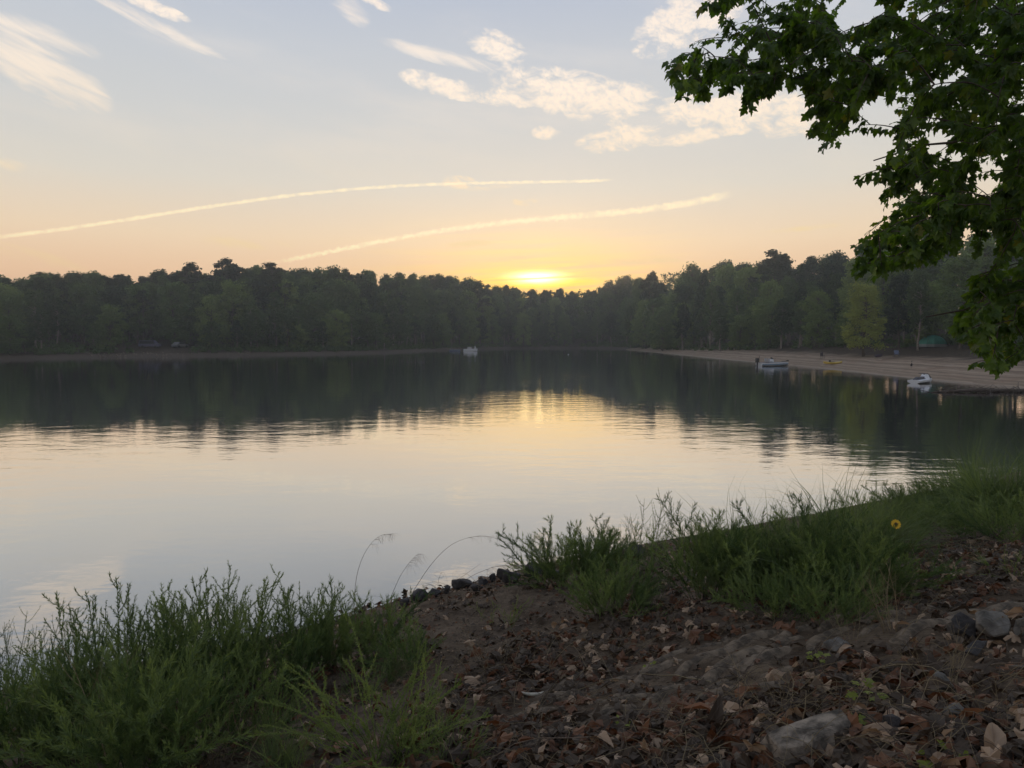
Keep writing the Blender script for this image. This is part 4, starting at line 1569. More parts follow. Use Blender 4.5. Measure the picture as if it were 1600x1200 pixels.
PM = [pillow_mesh(i) for i in range(5)]
ax1 = unit(np.array([0.86, 0.5]))
ax2 = np.array([-ax1[1], ax1[0]])
o0 = m0[:2]
strip = [(770, 1125), (880, 1062), (1020, 1032), (1180, 975), (1380, 960), (1470, 905), (1600, 862), (1610, 945), (1500, 975), (1420, 1000), (1290, 1010), (1230, 1075), (1060, 1120), (900, 1130)]
strip = np.array(strip, float)
npil = 0
for i in range(-12, 30):
    for j in range(-14, 26):
        q = o0 + ax1 * (i * 0.56 + 0.28 * (j % 2)) + ax2 * j * 0.165 + rng.normal(size=2) * 0.03
        if q[1] < 2 or npil >= 290:
            continue
        z = gz(*q)
        u, v = px(q[0], q[1], z)
        if not in_poly((u, v), strip) or rng.random() < 0.12:
            continue
        o = link('lump', PM[int(rng.integers(5))], mat_t)
        e = 0.12
        gxn = (gz(q[0] + e, q[1]) - gz(q[0] - e, q[1])) / (2 * e)
        gyn = (gz(q[0], q[1] + e) - gz(q[0], q[1] - e)) / (2 * e)
        nrm = Vector((-gxn, -gyn, 1)).normalized()
        xa = Vector((ax1[0], ax1[1], 0))
        xa = (xa - nrm * xa.dot(nrm)).normalized()
        ya = nrm.cross(xa)
        s_ = rng.uniform(0.8, 1.15)
        z -= 0.030 * rng.random() ** 1.5
        o.matrix_local = Matrix(((xa.x * s_, ya.x * s_, nrm.x, q[0] - m0[0]), (xa.y * s_, ya.y * s_, nrm.y, q[1] - m0[1]), (xa.z * s_, ya.z * s_, nrm.z, z - m0[2]), (0, 0, 0, 1)))
        npil += 1
print('lumps', npil)

# ------------------------------------------------------------------ leaf litter
DV, DF = leaf_template(outl, 0.9, -0.5, 1.0)
DV2, DF2 = leaf_template([(0, 0), (0.16, 0.05), (0.27, 0.35), (0.22, 0.65), (0.09, 0.9), (0, 1.0), (-0.09, 0.9), (-0.22, 0.65), (-0.27, 0.35), (-0.16, 0.05)], 1.3, 0.9, 0.6)
DV3 = DV.copy()
DV3[:, 2] += 0.45 * DV3[:, 0] + 1.1 * DV3[:, 0] ** 2
litter = np.array([(640, 1100), (760, 1030), (860, 985), (960, 950), (1080, 945), (1220, 965), (1330, 985), (1440, 1005), (1620, 960), (1640, 1260), (600, 1260), (620, 1180)], float)
pathz = np.array([(1400, 905), (1480, 850), (1620, 825), (1620, 900), (1480, 960)], float)


def slope_n(x, y):
    e = 0.06
    a = terrain(np.array([x + e, x - e, x, x]), np.array([y, y, y + e, y - e]))[0:4] if False else terrain(np.array([x + e, x - e, x, x]), np.array([y, y, y + e, y - e]))
    return unit(np.array([-(a[0] - a[1]) / (2 * e), -(a[2] - a[3]) / (2 * e), 1.0]))


Lp, Ls = [], []
tries = 0
N_L = 6600
xs = rng.uniform(-2.5, 8.5, 160000)
ys = rng.uniform(1.6, 12.5, 160000)
zs = terrain(xs, ys)
nz_ = vnoise(xs * 1.6, ys * 1.6, 31)
for x, y, z, nn in zip(xs, ys, zs, nz_):
    if len(Lp) >= N_L:
        break
    u, v = px(x, y, z)
    if not (-40 < u < 1660 and 840 < v < 1300):
        continue
    k = 0.06
    if in_poly((u, v), litter):
        k = 0.30 + 0.7 * min(1, max(0, (v - 1020) / 110)) if u > 820 else 0.4
        if in_poly((u, v), strip):
            k *= 0.14
    elif in_poly((u, v), pathz):
        k = 0.5
    elif u < 600:
        k = 0.10
    if rng.random() < k * (0.35 + 1.1 * max(0, nn - 0.2)):
        Lp.append((x, y, z))
Lp = np.array(Lp)
print('litter', len(Lp))
dist = np.linalg.norm(Lp - EYE, axis=1)
n = len(Lp)
size = rng.uniform(0.045, 0.115, n) * np.where(Lp[:, 1] < 4.6, 1.18, 1.0) * np.where(rng.random(n) < 0.25, 1.25, 1.0)
nrm = np.array([slope_n(p[0], p[1]) for p in Lp])
nn = unit(nrm + rng.normal(size=(n, 3)) * 0.42)
dr = rand_dirs(n)
dr = unit(dr - nn * (dr * nn).sum(1)[:, None])
fr = frames(dr, nn) * size[:, None, None]
pos = Lp + nrm * (0.012 + 0.035 * rng.random(n))[:, None]
kindm = rng.choice(['dry_tan', 'dry_red', 'dry_dark'], n, p=[0.14, 0.32, 0.54])
shape = rng.choice([0, 1, 2], n, p=[0.4, 0.35, 0.25])
TPL = [(DV, DF), (DV2, DF2), (DV3, DF)]
uv = np.array([px(*p) for p in pos])
on = (uv[:, 0] > 0) & (uv[:, 0] < 1600) & (uv[:, 1] < 1200)
sc_ = np.where(on, size / dist, 0)
bigl = np.argsort(-sc_)[:280]
mk = np.zeros(n, bool)
mk[bigl] = True
LM = {}
LCOL = {'dry_tan': 'light tan', 'dry_red': 'reddish brown', 'dry_dark': 'dark brown'}
LSHP = ['lobed', 'narrow folded', 'curled lobed']


def litter_place(u, v):
    if u < 560:
        return 'under the weeds at bottom left'
    if in_poly((u, v), strip):
        return 'on the lumpy mat'
    if abs(u - 1265) < 110 and abs(v - 1150) < 70:
        return 'beside the large pale stone'
    if u > 1420 and v < 1080:
        return 'near the split grey stone'
    if v > 1130:
        return 'at the bottom edge ' + ('right of the large stone' if u > 1300 else 'left of the large stone')
    if u < 830:
        return 'left of the mat by the low weeds'
    return 'right of the mat' if u > 1150 else 'just below the mat'


for k in bigl:
    key = (kindm[k], shape[k])
    if key not in LM:
        tv, tf = TPL[shape[k]]
        LM[key] = MB().add(tv, tf).mesh('fallen_leaf', M[kindm[k]])
    o = link('fallen_leaf', LM[key])
    m4 = np.eye(4)
    m4[:3, :3] = fr[k].T
    m4[:3, 3] = pos[k]
    o.matrix_world = Matrix(m4.tolist())
    pl_ = litter_place(*uv[k])
    tag(o, LCOL[kindm[k]] + ' ' + LSHP[shape[k]] + ' dry leaf lying ' + pl_, 'leaf', LCOL[kindm[k]] + ' ' + LSHP[shape[k]] + ' leaves ' + pl_)
for mname in ('dry_tan', 'dry_red', 'dry_dark'):
    mb = MB()
    for s_ in range(3):
        w_ = (~mk) & (kindm == mname) & (shape == s_)
        scatter(mb, TPL[s_][0], TPL[s_][1], pos[w_], fr[w_])
    o = mb.build('leaf_litter', M[mname], None, False, 'stuff')
# fine crumbs of dead leaf and dry grass over the bare soil
mb = MB()
xs = rng.uniform(-4.5, 10, 60000)
ys = rng.uniform(1.8, 15, 60000)
zs, _, dd_, wa, _ = terrain(xs, ys, True)
ok = (~wa) & (dd_ > 0.3) & (rng.random(60000) < 0.75 * (0.25 + 0.75 * vnoise(xs * 0.8, ys * 0.8, 77)))
P = np.stack([xs, ys, zs + 0.006], 1)[ok]
nn = unit(np.array([0, 0, 1.0]) + rng.normal(size=(len(P), 3)) * 0.5)
fr2 = frames(rand_dirs(len(P)) * np.array([1, 1, 0.25]), nn) * rng.uniform(0.012, 0.045, len(P))[:, None, None]
fr2[:, 0] *= 0.45
scatter(mb, np.array([[0, 0, 0], [.5, .45, .15], [0, 1, 0], [-.5, .5, .1]]), np.array([[0, 1, 2, 3]]), P, fr2)
mb.build('leaf_crumbs', M['dry_dark'], None, False, 'stuff')
for mname, frac in (('dry_tan', 0.10), ('dry_red', 0.22)):
    k_ = rng.random(len(P)) < frac
    pp = P[k_] + np.stack([rng.normal(size=k_.sum()) * 0.05, rng.normal(size=k_.sum()) * 0.05, np.full(k_.sum(), 0.008)], 1)
    mb = MB()
    scatter(mb, np.array([[0, 0, 0], [.5, .45, .15], [0, 1, 0], [-.5, .5, .1]]), np.array([[0, 1, 2, 3]]), pp, fr2[k_][rng.permutation(k_.sum())])
    mb.build('leaf_crumbs', M[mname], None, False, 'stuff')
k_ = rng.random(len(P)) < 0.16
pb = P[k_] + rng.normal(size=(k_.sum(), 3)) * np.array([0.08, 0.08, 0.0])
pb[:, 2] = terrain(pb[:, 0], pb[:, 1]) + 0.004
oct_ = np.array([[1, 0, 0], [0, 1, 0], [-1, 0, 0], [0, -1, 0], [0.1, 0.1, .7], [0, 0, -.7]])
octf = np.array([[0, 1, 4], [1, 2, 4], [2, 3, 4], [3, 0, 4], [1, 0, 5], [2, 1, 5], [3, 2, 5], [0, 3, 5]])
fp = frames(rand_dirs(len(pb)) * np.array([1, 1, .2]), np.tile([0, 0, 1.0], (len(pb), 1))) * (0.006 + 0.018 * rng.random(len(pb)) ** 2)[:, None, None]
scatter(MB(), oct_, octf, pb, fp).build('pebbles', M['mat'], None, False, 'stuff')


# dry twigs and stalks
def twig(mb, p, L, r_, lift, q):
    a = q.random() * 6.28
    s = np.linspace(0, 1, 7)
    e = np.array([math.cos(a), math.sin(a)])
    side = np.array([-e[1], e[0]])
    bend = q.normal() * 0.22
    xy = p[:2] + e * (s[:, None] * L) + side * (bend * L * s[:, None] ** 2) + q.normal(size=(7, 2)) * L * 0.012
    z = terrain(xy[:, 0], xy[:, 1]) + 0.02 + lift * np.sin(s * math.pi * q.uniform(0.5, 1.0)) * L
    return tube(mb, np.stack([xy[:, 0], xy[:, 1], z], 1), np.linspace(r_, r_ * 0.4, 7), 4, False)


for mat, cnt in (('dry_grass', 1000), ('dark_twig', 1000)):
    mb = MB()
    got = 0
    for p in Lp[rng.permutation(len(Lp))][:cnt]:
        twig(mb, p + rng.normal(size=3) * np.array([.1, .1, 0]), rng.uniform(0.12, 0.5), rng.uniform(0.0011, 0.0026), rng.uniform(0.02, 0.5), rng)
    mb.build('dry_stalks', M[mat], None, False, 'stuff')
TW = [(960, 1165, 0.9, 'long thin dark stick lying low at the bottom centre'), (1180, 1125, 0.6, 'dark forked stick above the large pale stone'), (1420, 1130, 0.7, 'thin dry stick lying right of the yellow-green seedling'),
      (1110, 1070, 0.5, 'pale dry stalk curving across the lumpy mat'), (1240, 1085, 0.5, 'pale bent stalk right of the mat'), (1130, 1190, 0.45, 'short thick stick at the bottom edge left of the large stone'),
      (1510, 1050, 0.6, 'dark stick crossing below the split stone'), (900, 1085, 0.4, 'pale straw across the left part of the mat'), (1350, 1060, 0.5, 'arched dry stalk near the seedling')]
for u, v, L, lab in TW:
    p = gpt(u, v)
    mb = twig(MB(), p, L, 0.0045, 0.12, rng)
    tag(mb.build('fallen_stick', M['dry_grass' if 'pale' in lab or 'dry' in lab else 'twig'], None, True), lab, 'stick', 'sticks lying in the litter')

# seedlings, flower, pale rind
SV, SF = leaf_template(outl, 0.2, 0.2)


def seedling(u, vb, h_px, nl, size_, lab):
    p = gpt(u, vb)
    h = h_px / F * p[1]
    root = thing('seedling', lab, 'seedling', p)
    P, r_ = limb((0, 0, -0.02), (0.02, 0, h), 0.004, 0.0015, 6, 0, 0.05)
    tube(MB(), P, r_, 5).build('stem', M['twig'], root, True)
    me = MB().add(SV, SF).mesh('leaf', M['seedling'])
    for i in range(nl):
        o = link('leaf', me, root)
        a = i * 2.4 + rng.normal() * 0.3
        f = 0.45 + 0.55 * (i + 0.5) / nl
        b0 = np.array([np.interp(f * h, P[:, 2], P[:, k]) for k in range(3)])
        d_ = unit(np.array([math.cos(a), math.sin(a), 0.05 + rng.normal() * 0.2]))
        nn_ = unit(np.array([0, -0.35, 1.0]) + rng.normal(size=3) * 0.3)
        s_ = size_ * rng.uniform(0.7, 1.1)
        f3 = frames(d_[None], nn_[None])[0] * s_
        m4 = np.eye(4)
        m4[:3, :3] = f3.T
        m4[:3, 3] = b0 + d_ * s_ * 0.9
        o.matrix_local = Matrix(m4.tolist())


seedling(1350, 1105, 34, 9, 0.062, 'yellow-green seedling with lobed leaves behind the large pale stone')
seedling(1272, 1052, 38, 8, 0.050, 'dull yellow seedling between the mat and the flat stone')
seedling(1328, 1145, 26, 7, 0.040, 'small green seedling at the right end of the large pale stone')
seedling(1465, 1200, 24, 6, 0.075, 'green seedling at the bottom edge near the right corner')
seedling(968, 1150, 22, 7, 0.034, 'tiny green seedling at the lower edge of the mat')
seedling(1010, 1052, 14, 6, 0.030, 'tiny green seedling on the upper lumps of the mat')

p = gpt(1398, 915)
top = at_y(1400, 819, p[1])
fl = thing('yellow_flower', 'yellow daisy-like flower with a dark eye on a thin stem', 'flower', p)
P, r_ = limb((0, 0, 0), top - p, 0.004, 0.0025, 7, 0, 0.03)
tube(MB(), P, r_, 5).build('stem', M['plume'], fl, True)
hd = top - p
fn = unit(np.array([-0.1, -0.9, 0.35]))
fx = unit(np.cross([0, 0, 1.0], fn))
fz = np.cross(fn, fx)
pm_ = MB().add([[-0.2, 0, 0], [0.2, 0, 0], [0.34, .5, 0.06], [0.2, .9, .02], [0, 1, -.02], [-0.2, .9, .02], [-0.34, .5, .06]], [[0, 1, 2, 3, 4, 5, 6]]).mesh('petal', M['petal'])
for i in range(12):
    a = i / 12 * 6.283
    d_ = fx * math.cos(a) + fz * math.sin(a)
    f3 = np.stack([np.cross(d_, fn), d_, fn]) * 0.034
    m4 = np.eye(4)
    m4[:3, :3] = f3.T
    m4[:3, 3] = hd + d_ * 0.012
    link('petal', pm_, fl).matrix_local = Matrix(m4.tolist())
rg = []
for h_, rr_ in ((0.0, 0.017), (0.007, 0.015), (0.012, 0.010), (0.014, 0.003)):
    rg.append([hd + fn * h_ + (fx * math.cos(a) + fz * math.sin(a)) * rr_ for a in np.arange(10) * 0.6283])
loft(MB(), rg).build('eye', M['flower_eye'], fl, True)

p = gpt(832, 1098)
mb = MB()
rg = []
for i in range(12):
    a = math.pi * (0.08 + 0.84 * i / 11)
    r_ = 0.085
    c = np.array([-math.cos(a) * r_ * 0.95, 0.02 * math.sin(a), 0.055 - math.sin(a) * r_ * 0.42])
    w_ = 0.016 * math.sin(math.pi * (i + 0.4) / 11.8) + 0.002
    rg.append([c + np.array([0, -w_ * .4, w_ * 0.6]), c + np.array([0, -w_, -w_ * .2]), c + np.array([0, 0, -w_]), c + np.array([0, w_ * .5, w_ * .3])])
o = loft(mb, rg).build('curved_rind', M['rind'], None, True)
o.location = p + np.array([0, 0, 0.03])
tag(o, 'pale curved crescent strip lying on the left end of the mat', 'rind')

# ------------------------------------------------------------------ things on the far water and beach
def boat_hull(L, beam, free, bow, n=13):
    rg = []
    for i in range(n):
        s = i / (n - 1)
        w_ = beam / 2 * (1 - max(0, (s - 0.45) / 0.55) ** 2.2) * (0.92 + 0.08 * min(1, s * 4)) + 0.015
        x = (s - 0.5) * L
        k = -0.22 + 0.30 * max(0, (s - 0.6) / 0.4) ** 2
        sh = free + bow * s ** 2
        ch = 0.02 + 0.20 * max(0, (s - 0.5) / 0.5) ** 1.5
        rg.append([(x, -w_, sh), (x, -w_ * 0.9, ch), (x, 0, k), (x, w_ * 0.9, ch), (x, w_, sh), (x, w_ * 0.86, sh + 0.03), (x, 0, sh + 0.05), (x, -w_ * 0.86, sh + 0.03)])
    return rg


p = gpt(1210, 571.5, 40)
p = at_y(1209, 571, 110)
b_ = thing('motorboat', 'white and blue fishing boat with a black outboard nosed onto the beach', 'boat', (p[0], 110, 0.02), R(14))
loft(MB(), boat_hull(5.0, 1.9, 0.42, 0.10)).build('hull', M['white_paint'], b_, False)
rg = [[(q[0] * 1.004, q[1] * 1.012, q[2]) for q in r_] for r_ in boat_hull(5.0, 1.9, 0.42, 0.10)]
sm = MB()
for sgn in (0, 4):
    st = [(r_[sgn], r_[sgn + (1 if sgn == 0 else -1)]) for r_ in rg]
    v = []
    for a, c in st:
        a, c = np.array(a), np.array(c)
        v += [a * 0.7 + c * 0.3 + np.array([0, 0.004 * (1 if a[1] > 0 else -1), 0]), a * 0.35 + c * 0.65 + np.array([0, 0.004 * (1 if a[1] > 0 else -1), 0])]
    sm.add(v, [[2 * i, 2 * i + 1, 2 * i + 3, 2 * i + 2] for i in range(len(st) - 1)])
sm.build('stripe', M['blue_paint'], b_)
dk = MB()
loft(dk, [[(q[0] * .96, q[1] * .8, q[2] + .05) for q in (r_[4], r_[5], r_[6], r_[7], r_[0])] for r_ in rg[:12]])
dk.build('deck', M['seat_grey'], b_)
low = MB()
for sgn in (1, 3):
    v = []
    for r_ in rg:
        a, c = np.array(r_[sgn]), np.array(r_[0 if sgn == 1 else 4])
        v += [a * 1.0 + np.array([0, (0.006 if a[1] > 0 else -0.006), 0]), a * .8 + c * .2 + np.array([0, (0.006 if a[1] > 0 else -0.006), 0])]
    low.add(v, [[2 * i, 2 * i + 1, 2 * i + 3, 2 * i + 2] for i in range(len(rg) - 1)])
low.build('waterline_band', M['black'], b_)
om = MB()
loft(om, [[(-2.62 + dx_ , -.19, z_), (-2.62 + dx_, .19, z_), (-3.06 - dx_ * .3, .15, z_), (-3.06 - dx_ * .3, -.15, z_)] for z_, dx_ in ((0.55, 0), (0.95, 0.03), (1.18, -0.1))])
box(om, (-2.80, 0, 0.2), (0.2, 0.14, 0.75))
om.build('outboard_motor', M['black'], b_)
tube(MB(), [(-2.3, 0.3, .5), (-2.3, 0.3, 1.5)], 0.035, 6).build('light_pole', M['black'], b_)
for xx, yy in ((-0.9, -0.4), (-0.9, 0.4)):
    s_ = MB()
    box(s_, (xx, yy, 0.66), (0.45, 0.5, 0.14))
    box(s_, (xx - 0.24, yy, 0.9), (0.1, 0.5, 0.42))
    s_.build('seat', M['cushion'], b_)
cm_ = MB()
box(cm_, (-0.1, 0.42, 0.74), (0.5, 0.55, 0.5), 0, 0.7)
cm_.build('console', M['white_paint'], b_)
loft(MB(), [[(0.0, .15, .98), (0.0, .69, .98), (0.02, .69, .98), (0.02, .15, .98)], [(-0.2, .2, 1.25), (-0.2, .64, 1.25), (-0.18, .64, 1.25), (-0.18, .2, 1.25)]]).build('windscreen', M['glass'], b_)
tm2 = MB()
tube(tm2, [(1.2, -.2, .68), (2.2, -.15, .72)], 0.045, 6)
box(tm2, (2.25, -.15, .76), (.3, .16, .16))
tm2.build('trolling_motor', M['black'], b_)

p = at_y(1441, 598, 67)
j = thing('jet_ski', 'white and black jet ski floating just off the beach', 'jet ski', (p[0], 67, 0.02), R(36))
j.scale = (1, 1, 0.8)
jr = []
for i in range(11):
    s = i / 10
    w_ = 0.56 * (1 - max(0, (s - 0.5) / 0.5) ** 2.4) + 0.02
    x = (s - 0.5) * 3.2
    jr.append([(x, -w_, .32 + .16 * s), (x, -w_ * .95, .12 + .12 * s * s), (x, 0, -.16 + .34 * max(0, s - .55) ** 1.3), (x, w_ * .95, .12 + .12 * s * s), (x, w_, .32 + .16 * s), (x, 0, .40 + .16 * s)])
loft(MB(), jr).build('hull', M['white_paint'], j)
loft(MB(), [[(x, -w_, z0_), (x, w_, z0_), (x, w_ * .6, z1_), (x, -w_ * .6, z1_)] for x, w_, z0_, z1_ in ((-1.45, .2, .36, .50), (-1.0, .24, .38, .70), (-.4, .24, .40, .64), (0.1, .22, .42, .72))]).build('seat', M['seat_grey'], j)
loft(MB(), [[(x, -w_, z0_), (x, w_, z0_), (x, w_ * .55, z1_), (x, -w_ * .55, z1_)] for x, w_, z0_, z1_ in ((0.05, .30, .44, .74), (0.35, .38, .45, .98), (0.75, .36, .47, .92), (1.0, .3, .49, .74))]).build('cowling', M['white_paint'], j)
loft(MB(), [[(x, -w_, z0_), (x, w_, z0_), (x, w_ * .55, z1_), (x, -w_ * .55, z1_)] for x, w_, z0_, z1_ in ((0.72, .37, .56, .97), (1.05, .33, .53, .80), (1.45, .13, .55, .60))]).build('hood', M['black'], j)
hm_ = MB()
tube(hm_, [(0.12, -.42, 1.08), (0.28, -.12, 1.04), (0.28, .12, 1.04), (0.12, .42, 1.08)], 0.03, 6)
tube(hm_, [(0.32, 0, .9), (0.27, 0, 1.05)], 0.05, 6)
hm_.build('handlebar', M['black'], j)

p = gpt(1301, 569.5, 40)
k_ = thing('kayak', 'yellow kayak pulled up on the sand', 'kayak', p + np.array([0, 0, .14]), R(16))
kr = []
for i in range(15):
    s = i / 14 * 2 - 1
    w_ = 0.37 * (1 - abs(s) ** 2.2) + 0.012
    x, rk = s * 1.6, 0.16 * abs(s) ** 2.5
    kr.append([(x, -w_, .10 + rk), (x, -w_ * .6, -.10 + rk), (x, w_ * .6, -.10 + rk), (x, w_, .10 + rk), (x, w_ * .5, .20 + rk), (x, -w_ * .5, .20 + rk)])
loft(MB(), kr).build('hull', M['yellow_paint'], k_)
ck = [[(.48 * math.cos(a) - .15, .25 * math.sin(a), .205 + .04 * q) for a in np.arange(14) * math.pi / 7] for q in (0, 1)]
ck.append([(.40 * math.cos(a) - .15, .19 * math.sin(a), .23) for a in np.arange(14) * math.pi / 7])
ck.append([(.38 * math.cos(a) - .15, .18 * math.sin(a), .15) for a in np.arange(14) * math.pi / 7])
loft(MB(), ck).build('cockpit', M['black'], k_)
box(MB(), (-.5, 0, .34), (.08, .34, .30)).build('seat_back', M['black'], k_)

p = gpt(1285, 560, 40)
st = thing('camp_chair', 'small dark folding chair standing on the sand above the kayak', 'chair', p, 0.2)
box(MB(), (0, 0, .42), (.5, .45, .05)).build('seat', M['cloth_purple'], st)
box(MB(), (0, .22, .70), (.5, .04, .5)).build('backrest', M['cloth_purple'], st)
for sx_ in (-.23, .23):
    for sy_ in (-.2, .2):
        tube(MB(), [(sx_, sy_, -.03), (sx_, sy_, .62 if sy_ < 0 else .9)], 0.025, 5).build('leg', M['black'], st)
p = gpt(1401, 558, 40)
st = thing('camp_chair', 'blue-grey folding chair on the sand below the dark tree', 'chair', p, -0.3)
box(MB(), (0, 0, .42), (.62, .52, .06)).build('seat', M['cloth_blue'], st)
loft(MB(), [[(-.3, .22, .45), (.3, .22, .45), (.3, .27, .45), (-.3, .27, .45)], [(-.32, .34, .98), (.32, .34, .98), (.32, .39, .98), (-.32, .39, .98)]]).build('backrest', M['cloth_blue'], st)
for sx_ in (-.3, .3):
    for sy_ in (-.22, .24):
        tube(MB(), [(sx_, sy_, -.03), (sx_, sy_, .66)], 0.025, 5).build('leg', M['seat_grey'], st)
    tube(MB(), [(sx_, -.24, .66), (sx_, .27, .68)], 0.03, 5).build('armrest', M['cloth_blue'], st)

p = gpt(1373, 558, 40)
bu = rock_mesh(301, 0.75, 0.45, 0.42, 'covered_bundle', 'cloth_purple', 5)
o = link('covered_bundle', bu)
o.location = p + np.array([0, 0, .25])
tag(o, 'dark purple covered bundle on the sand left of the blue-grey chair', 'bundle')

# bird: one continuous body on two thin legs
p = gpt(1424, 575.5, 40)
bi = thing('bird', 'dark long-necked bird standing upright on the sand', 'bird', p, R(250))
path = [(-.34, 0, .30, .02), (-.26, 0, .33, .075), (-.12, 0, .37, .125), (.04, 0, .42, .13), (.15, 0, .50, .09), (.185, 0, .58, .052), (.19, 0, .68, .036), (.185, 0, .78, .033), (.195, 0, .84, .042), (.23, 0, .86, .040), (.27, 0, .855, .022), (.33, 0, .845, .008)]
P = np.array(path)
tube(MB(), P[:, :3], P[:, 3], 10).build('body', M['bird'], bi, True)
for sy_ in (-.05, .05):
    lg = MB()
    tube(lg, [(0, sy_, .36), (.02, sy_, .2), (0, sy_, 0)], [.03, .013, .011], 6)
    tube(lg, [(0, sy_, .005), (.1, sy_, .005)], [.012, .008], 5)
    lg.build('leg', M['bird'], bi, True)

# green tent
p = gpt(1457, 542.5, 40)
te = thing('tent', 'green dome tent with a grey lower edge under the trees', 'tent', p, R(12))
Wt, Dt, Ht = 1.9, 1.5, 1.9


def dome(z0_, z1_, n=8):
    rg = []
    for i in range(n):
        f = z0_ + (z1_ - z0_) * i / (n - 1)
        s = math.sqrt(max(0.0, 1 - f ** 2.1))
        s = max(s, 0.12)
        rg.append([(Wt * s * cx, Dt * s * cy, Ht * f) for cx, cy in ((-1, -.62), (-.55, -1), (.55, -1), (1, -.62), (1, .62), (.55, 1), (-.55, 1), (-1, .62))])
    return rg


loft(MB(), dome(0, 0.28, 4), True, False).build('lower_wall', M['tent_grey'], te)
loft(MB(), [[(a * 1.012, b2 * 1.012, c) for a, b2, c in r_] for r_ in dome(0.26, 1.0, 8)]).build('fly', M['tent'], te)
dm = MB()
dm.add([(-.45, -1.515, .05), (.45, -1.515, .05), (.36, -1.36, .85), (0, -1.24, 1.1), (-.36, -1.36, .85)], [[0, 1, 2, 3, 4]])
dm.build('door', M['tent_grey'], te)
for a in (0, 1):
    pp = []
    for i in range(13):
        th = math.pi * i / 12
        sgn = 1 if a else -1
        pp.append((Wt * .99 * math.cos(th), sgn * Dt * .62 * math.cos(th), Ht * 1.015 * math.sin(th) ** .8))
    tube(MB(), pp, 0.018, 5).build('pole', M['black'], te)
ed = MB()
rg = dome(0, 0, 2)
loft(ed, [[(a * 1.02, b2 * 1.02, -.10) for a, b2, c in rg[0]], [(a * 1.03, b2 * 1.03, .06) for a, b2, c in rg[0]]], True, False)
ed.build('groundsheet', M['black'], te)

# far boats near the middle shore
p = at_y(735, 548.5, 240)
fb_ = thing('motorboat', 'small white boat near the far shore left of the sunlit haze', 'boat', (p[0], 240, 0), R(8))
loft(MB(), boat_hull(4.6, 1.9, 0.75, 0.15)).build('hull', M['white_paint'], fb_)
cm_ = MB()
box(cm_, (-.3, 0, 1.15), (1.5, 1.3, .6), 0, .8)
cm_.build('cabin', M['cushion'], fb_)
box(MB(), (1.55, 0, 1.4), (.35, .5, .9), 0, .6).build('seat', M['white_paint'], fb_)
box(MB(), (-2.45, 0, .6), (.35, .35, .9)).build('outboard_motor', M['black'], fb_)
p = at_y(711, 548.0, 246)
fb_ = thing('rowing_boat', 'low bluish boat at the far shore left of the small white boat', 'boat', (p[0], 246, 0), R(-6))
loft(MB(), boat_hull(3.6, 1.3, 0.42, 0.12)).build('hull', M['cloth_blue'], fb_)
box(MB(), (0, 0, .5), (.3, 1.05, .06)).build('bench', M['cushion'], fb_)
# white float
p = at_y(888, 553.0, 190)
bu_ = thing('buoy', 'tiny white float alone on the calm water below the sun', 'buoy', (p[0], 190, 0))
rg = [[(r_ * math.cos(a), r_ * math.sin(a), z_) for a in np.arange(10) * .6283] for z_, r_ in ((-.12, .06), (-.04, .16), (.06, .18), (.15, .12), (.18, .04))]
loft(MB(), rg).build('float', M['white_paint'], bu_, True)
tube(MB(), [(0, 0, .17), (0, 0, .32)], .02, 5).build('mast', M['white_paint'], bu_)


def vehicle(u, vb, Y, L, Wd, Hh, mat, rz, lab, cat, van):
    p = at_y(u, vb, Y)
    z = gz(p[0], Y)
    v_ = thing('parked_van' if van else 'parked_car', lab, cat, (p[0], Y, z), rz)
    pr = [(-L / 2, .35), (-L / 2, .95), (-L / 2 + .1, 1.0), (-L / 2 + .25, Hh), (L * .22, Hh), (L * .36, 1.08), (L / 2 - .05, .95), (L / 2, .4)] if van else \
         [(-L / 2, .35), (-L / 2, .9), (-L * .38, .95), (-L * .27, Hh), (L * .10, Hh), (L * .25, .98), (L / 2 - .05, .85), (L / 2, .4)]
    rg = [[(x, y_, z_) for x, z_ in pr] for y_ in (-Wd / 2, Wd / 2)]
    loft(MB(), rg).build('body', M[mat], v_)
    for sgn in (-1, 1):
        y_ = sgn * (Wd / 2 + .004)
        w_ = MB()
        x0_, x1_ = (-L / 2 + .3, L * .22) if van else (-L * .25, L * .12)
        w_.add([(x0_, y_, 1.08), (x1_ + .3, y_, 1.08), (x1_, y_, Hh - .1), (x0_ + .08, y_, Hh - .1)], [[0, 1, 2, 3] if sgn < 0 else [3, 2, 1, 0]])
        w_.build('window', M['glass'], v_)
        for xx in (-L * .3, L * .31):
            q = MB()
            tube(q, [(xx, sgn * (Wd / 2 - .2), .33), (xx, sgn * (Wd / 2 + .03), .33)], .33, 12)
            q.build('wheel', M['black'], v_)


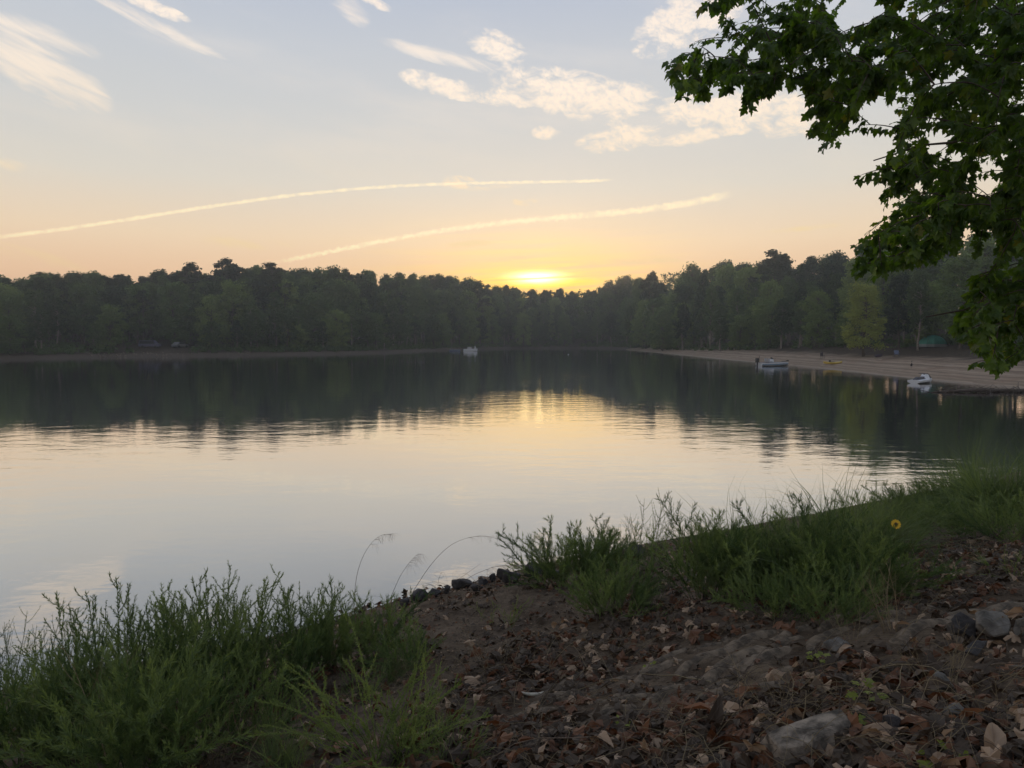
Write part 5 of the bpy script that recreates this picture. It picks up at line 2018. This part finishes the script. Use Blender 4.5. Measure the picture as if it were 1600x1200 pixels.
vehicle(234, 530, 183, 4.9, 1.9, 1.9, 'car_blue', 0.15, 'dark blue van parked under the trees on the left shore', 'van', True)
vehicle(281, 533, 187, 3.9, 1.75, 1.5, 'car_grey', 1.2, 'pale grey car parked among trunks right of the dark van', 'car', False)

# pale stones along the left shore
rs = [rock_mesh(400 + i, 0.32, 0.28, 0.22, 'shore_stone', 'pale_rock', 7) for i in range(4)]
cnt = 0
while cnt < 60:
    u = rng.uniform(135, 275) if cnt < 46 else rng.uniform(275, 400)
    p = at_y(u, 556, 100)
    # find the shore in this direction
    dvec = np.array([ray(u, 556)[0], ray(u, 556)[1]])
    tt = np.arange(120, 230, 0.2)
    q = dvec[None] * tt[:, None]
    ins = inside(q[:, 0], q[:, 1])
    k = np.argmax(~ins)
    s = q[k] + dvec * rng.uniform(-0.2, 2.2)
    o = link('shore_stone', rs[cnt % 4])
    sz = rng.uniform(0.5, 1.25)
    o.scale = (sz, sz, sz)
    o.rotation_euler = (rng.random(), rng.random(), rng.random() * 6)
    o.location = (s[0], s[1], max(0, gz(*s)) + .08)
    tag(o, 'pale stone in the riprap line at the foot of the left shore', 'rock', 'pale stones on the left shore')
    cnt += 1

# dark brush lying in the shallows at the right
p = at_y(1540, 614, 55)
br = thing('brush_pile', 'dark branches lying in the shallow water below the hanging leaves', 'brush', (p[0], 55, 0))
tk_, bb = MB(), MB()
tube(tk_, [(-4.2, -.2, .02), (-1, 0, .16), (2.5, .3, .10), (6, .2, .22)], [.05, .12, .16, .13], 7)
tk_.build('log', M['dark_twig'], br, True)
for i in range(70):
    x = rng.uniform(-4.5, 5.5)
    a = rng.random() * 6.28
    L = rng.uniform(.5, 1.6)
    e = np.array([x + math.cos(a) * L, rng.normal() * .5 + math.sin(a) * L * .6, rng.uniform(0.05, .65)])
    q_, r2 = limb((x, rng.normal() * .3, .0), e, .025, .006, 5, 0.1, .12)
    tube(bb, q_, r2, 4, False)
bb.build('branches', M['dark_twig'], br, False, 'stuff')
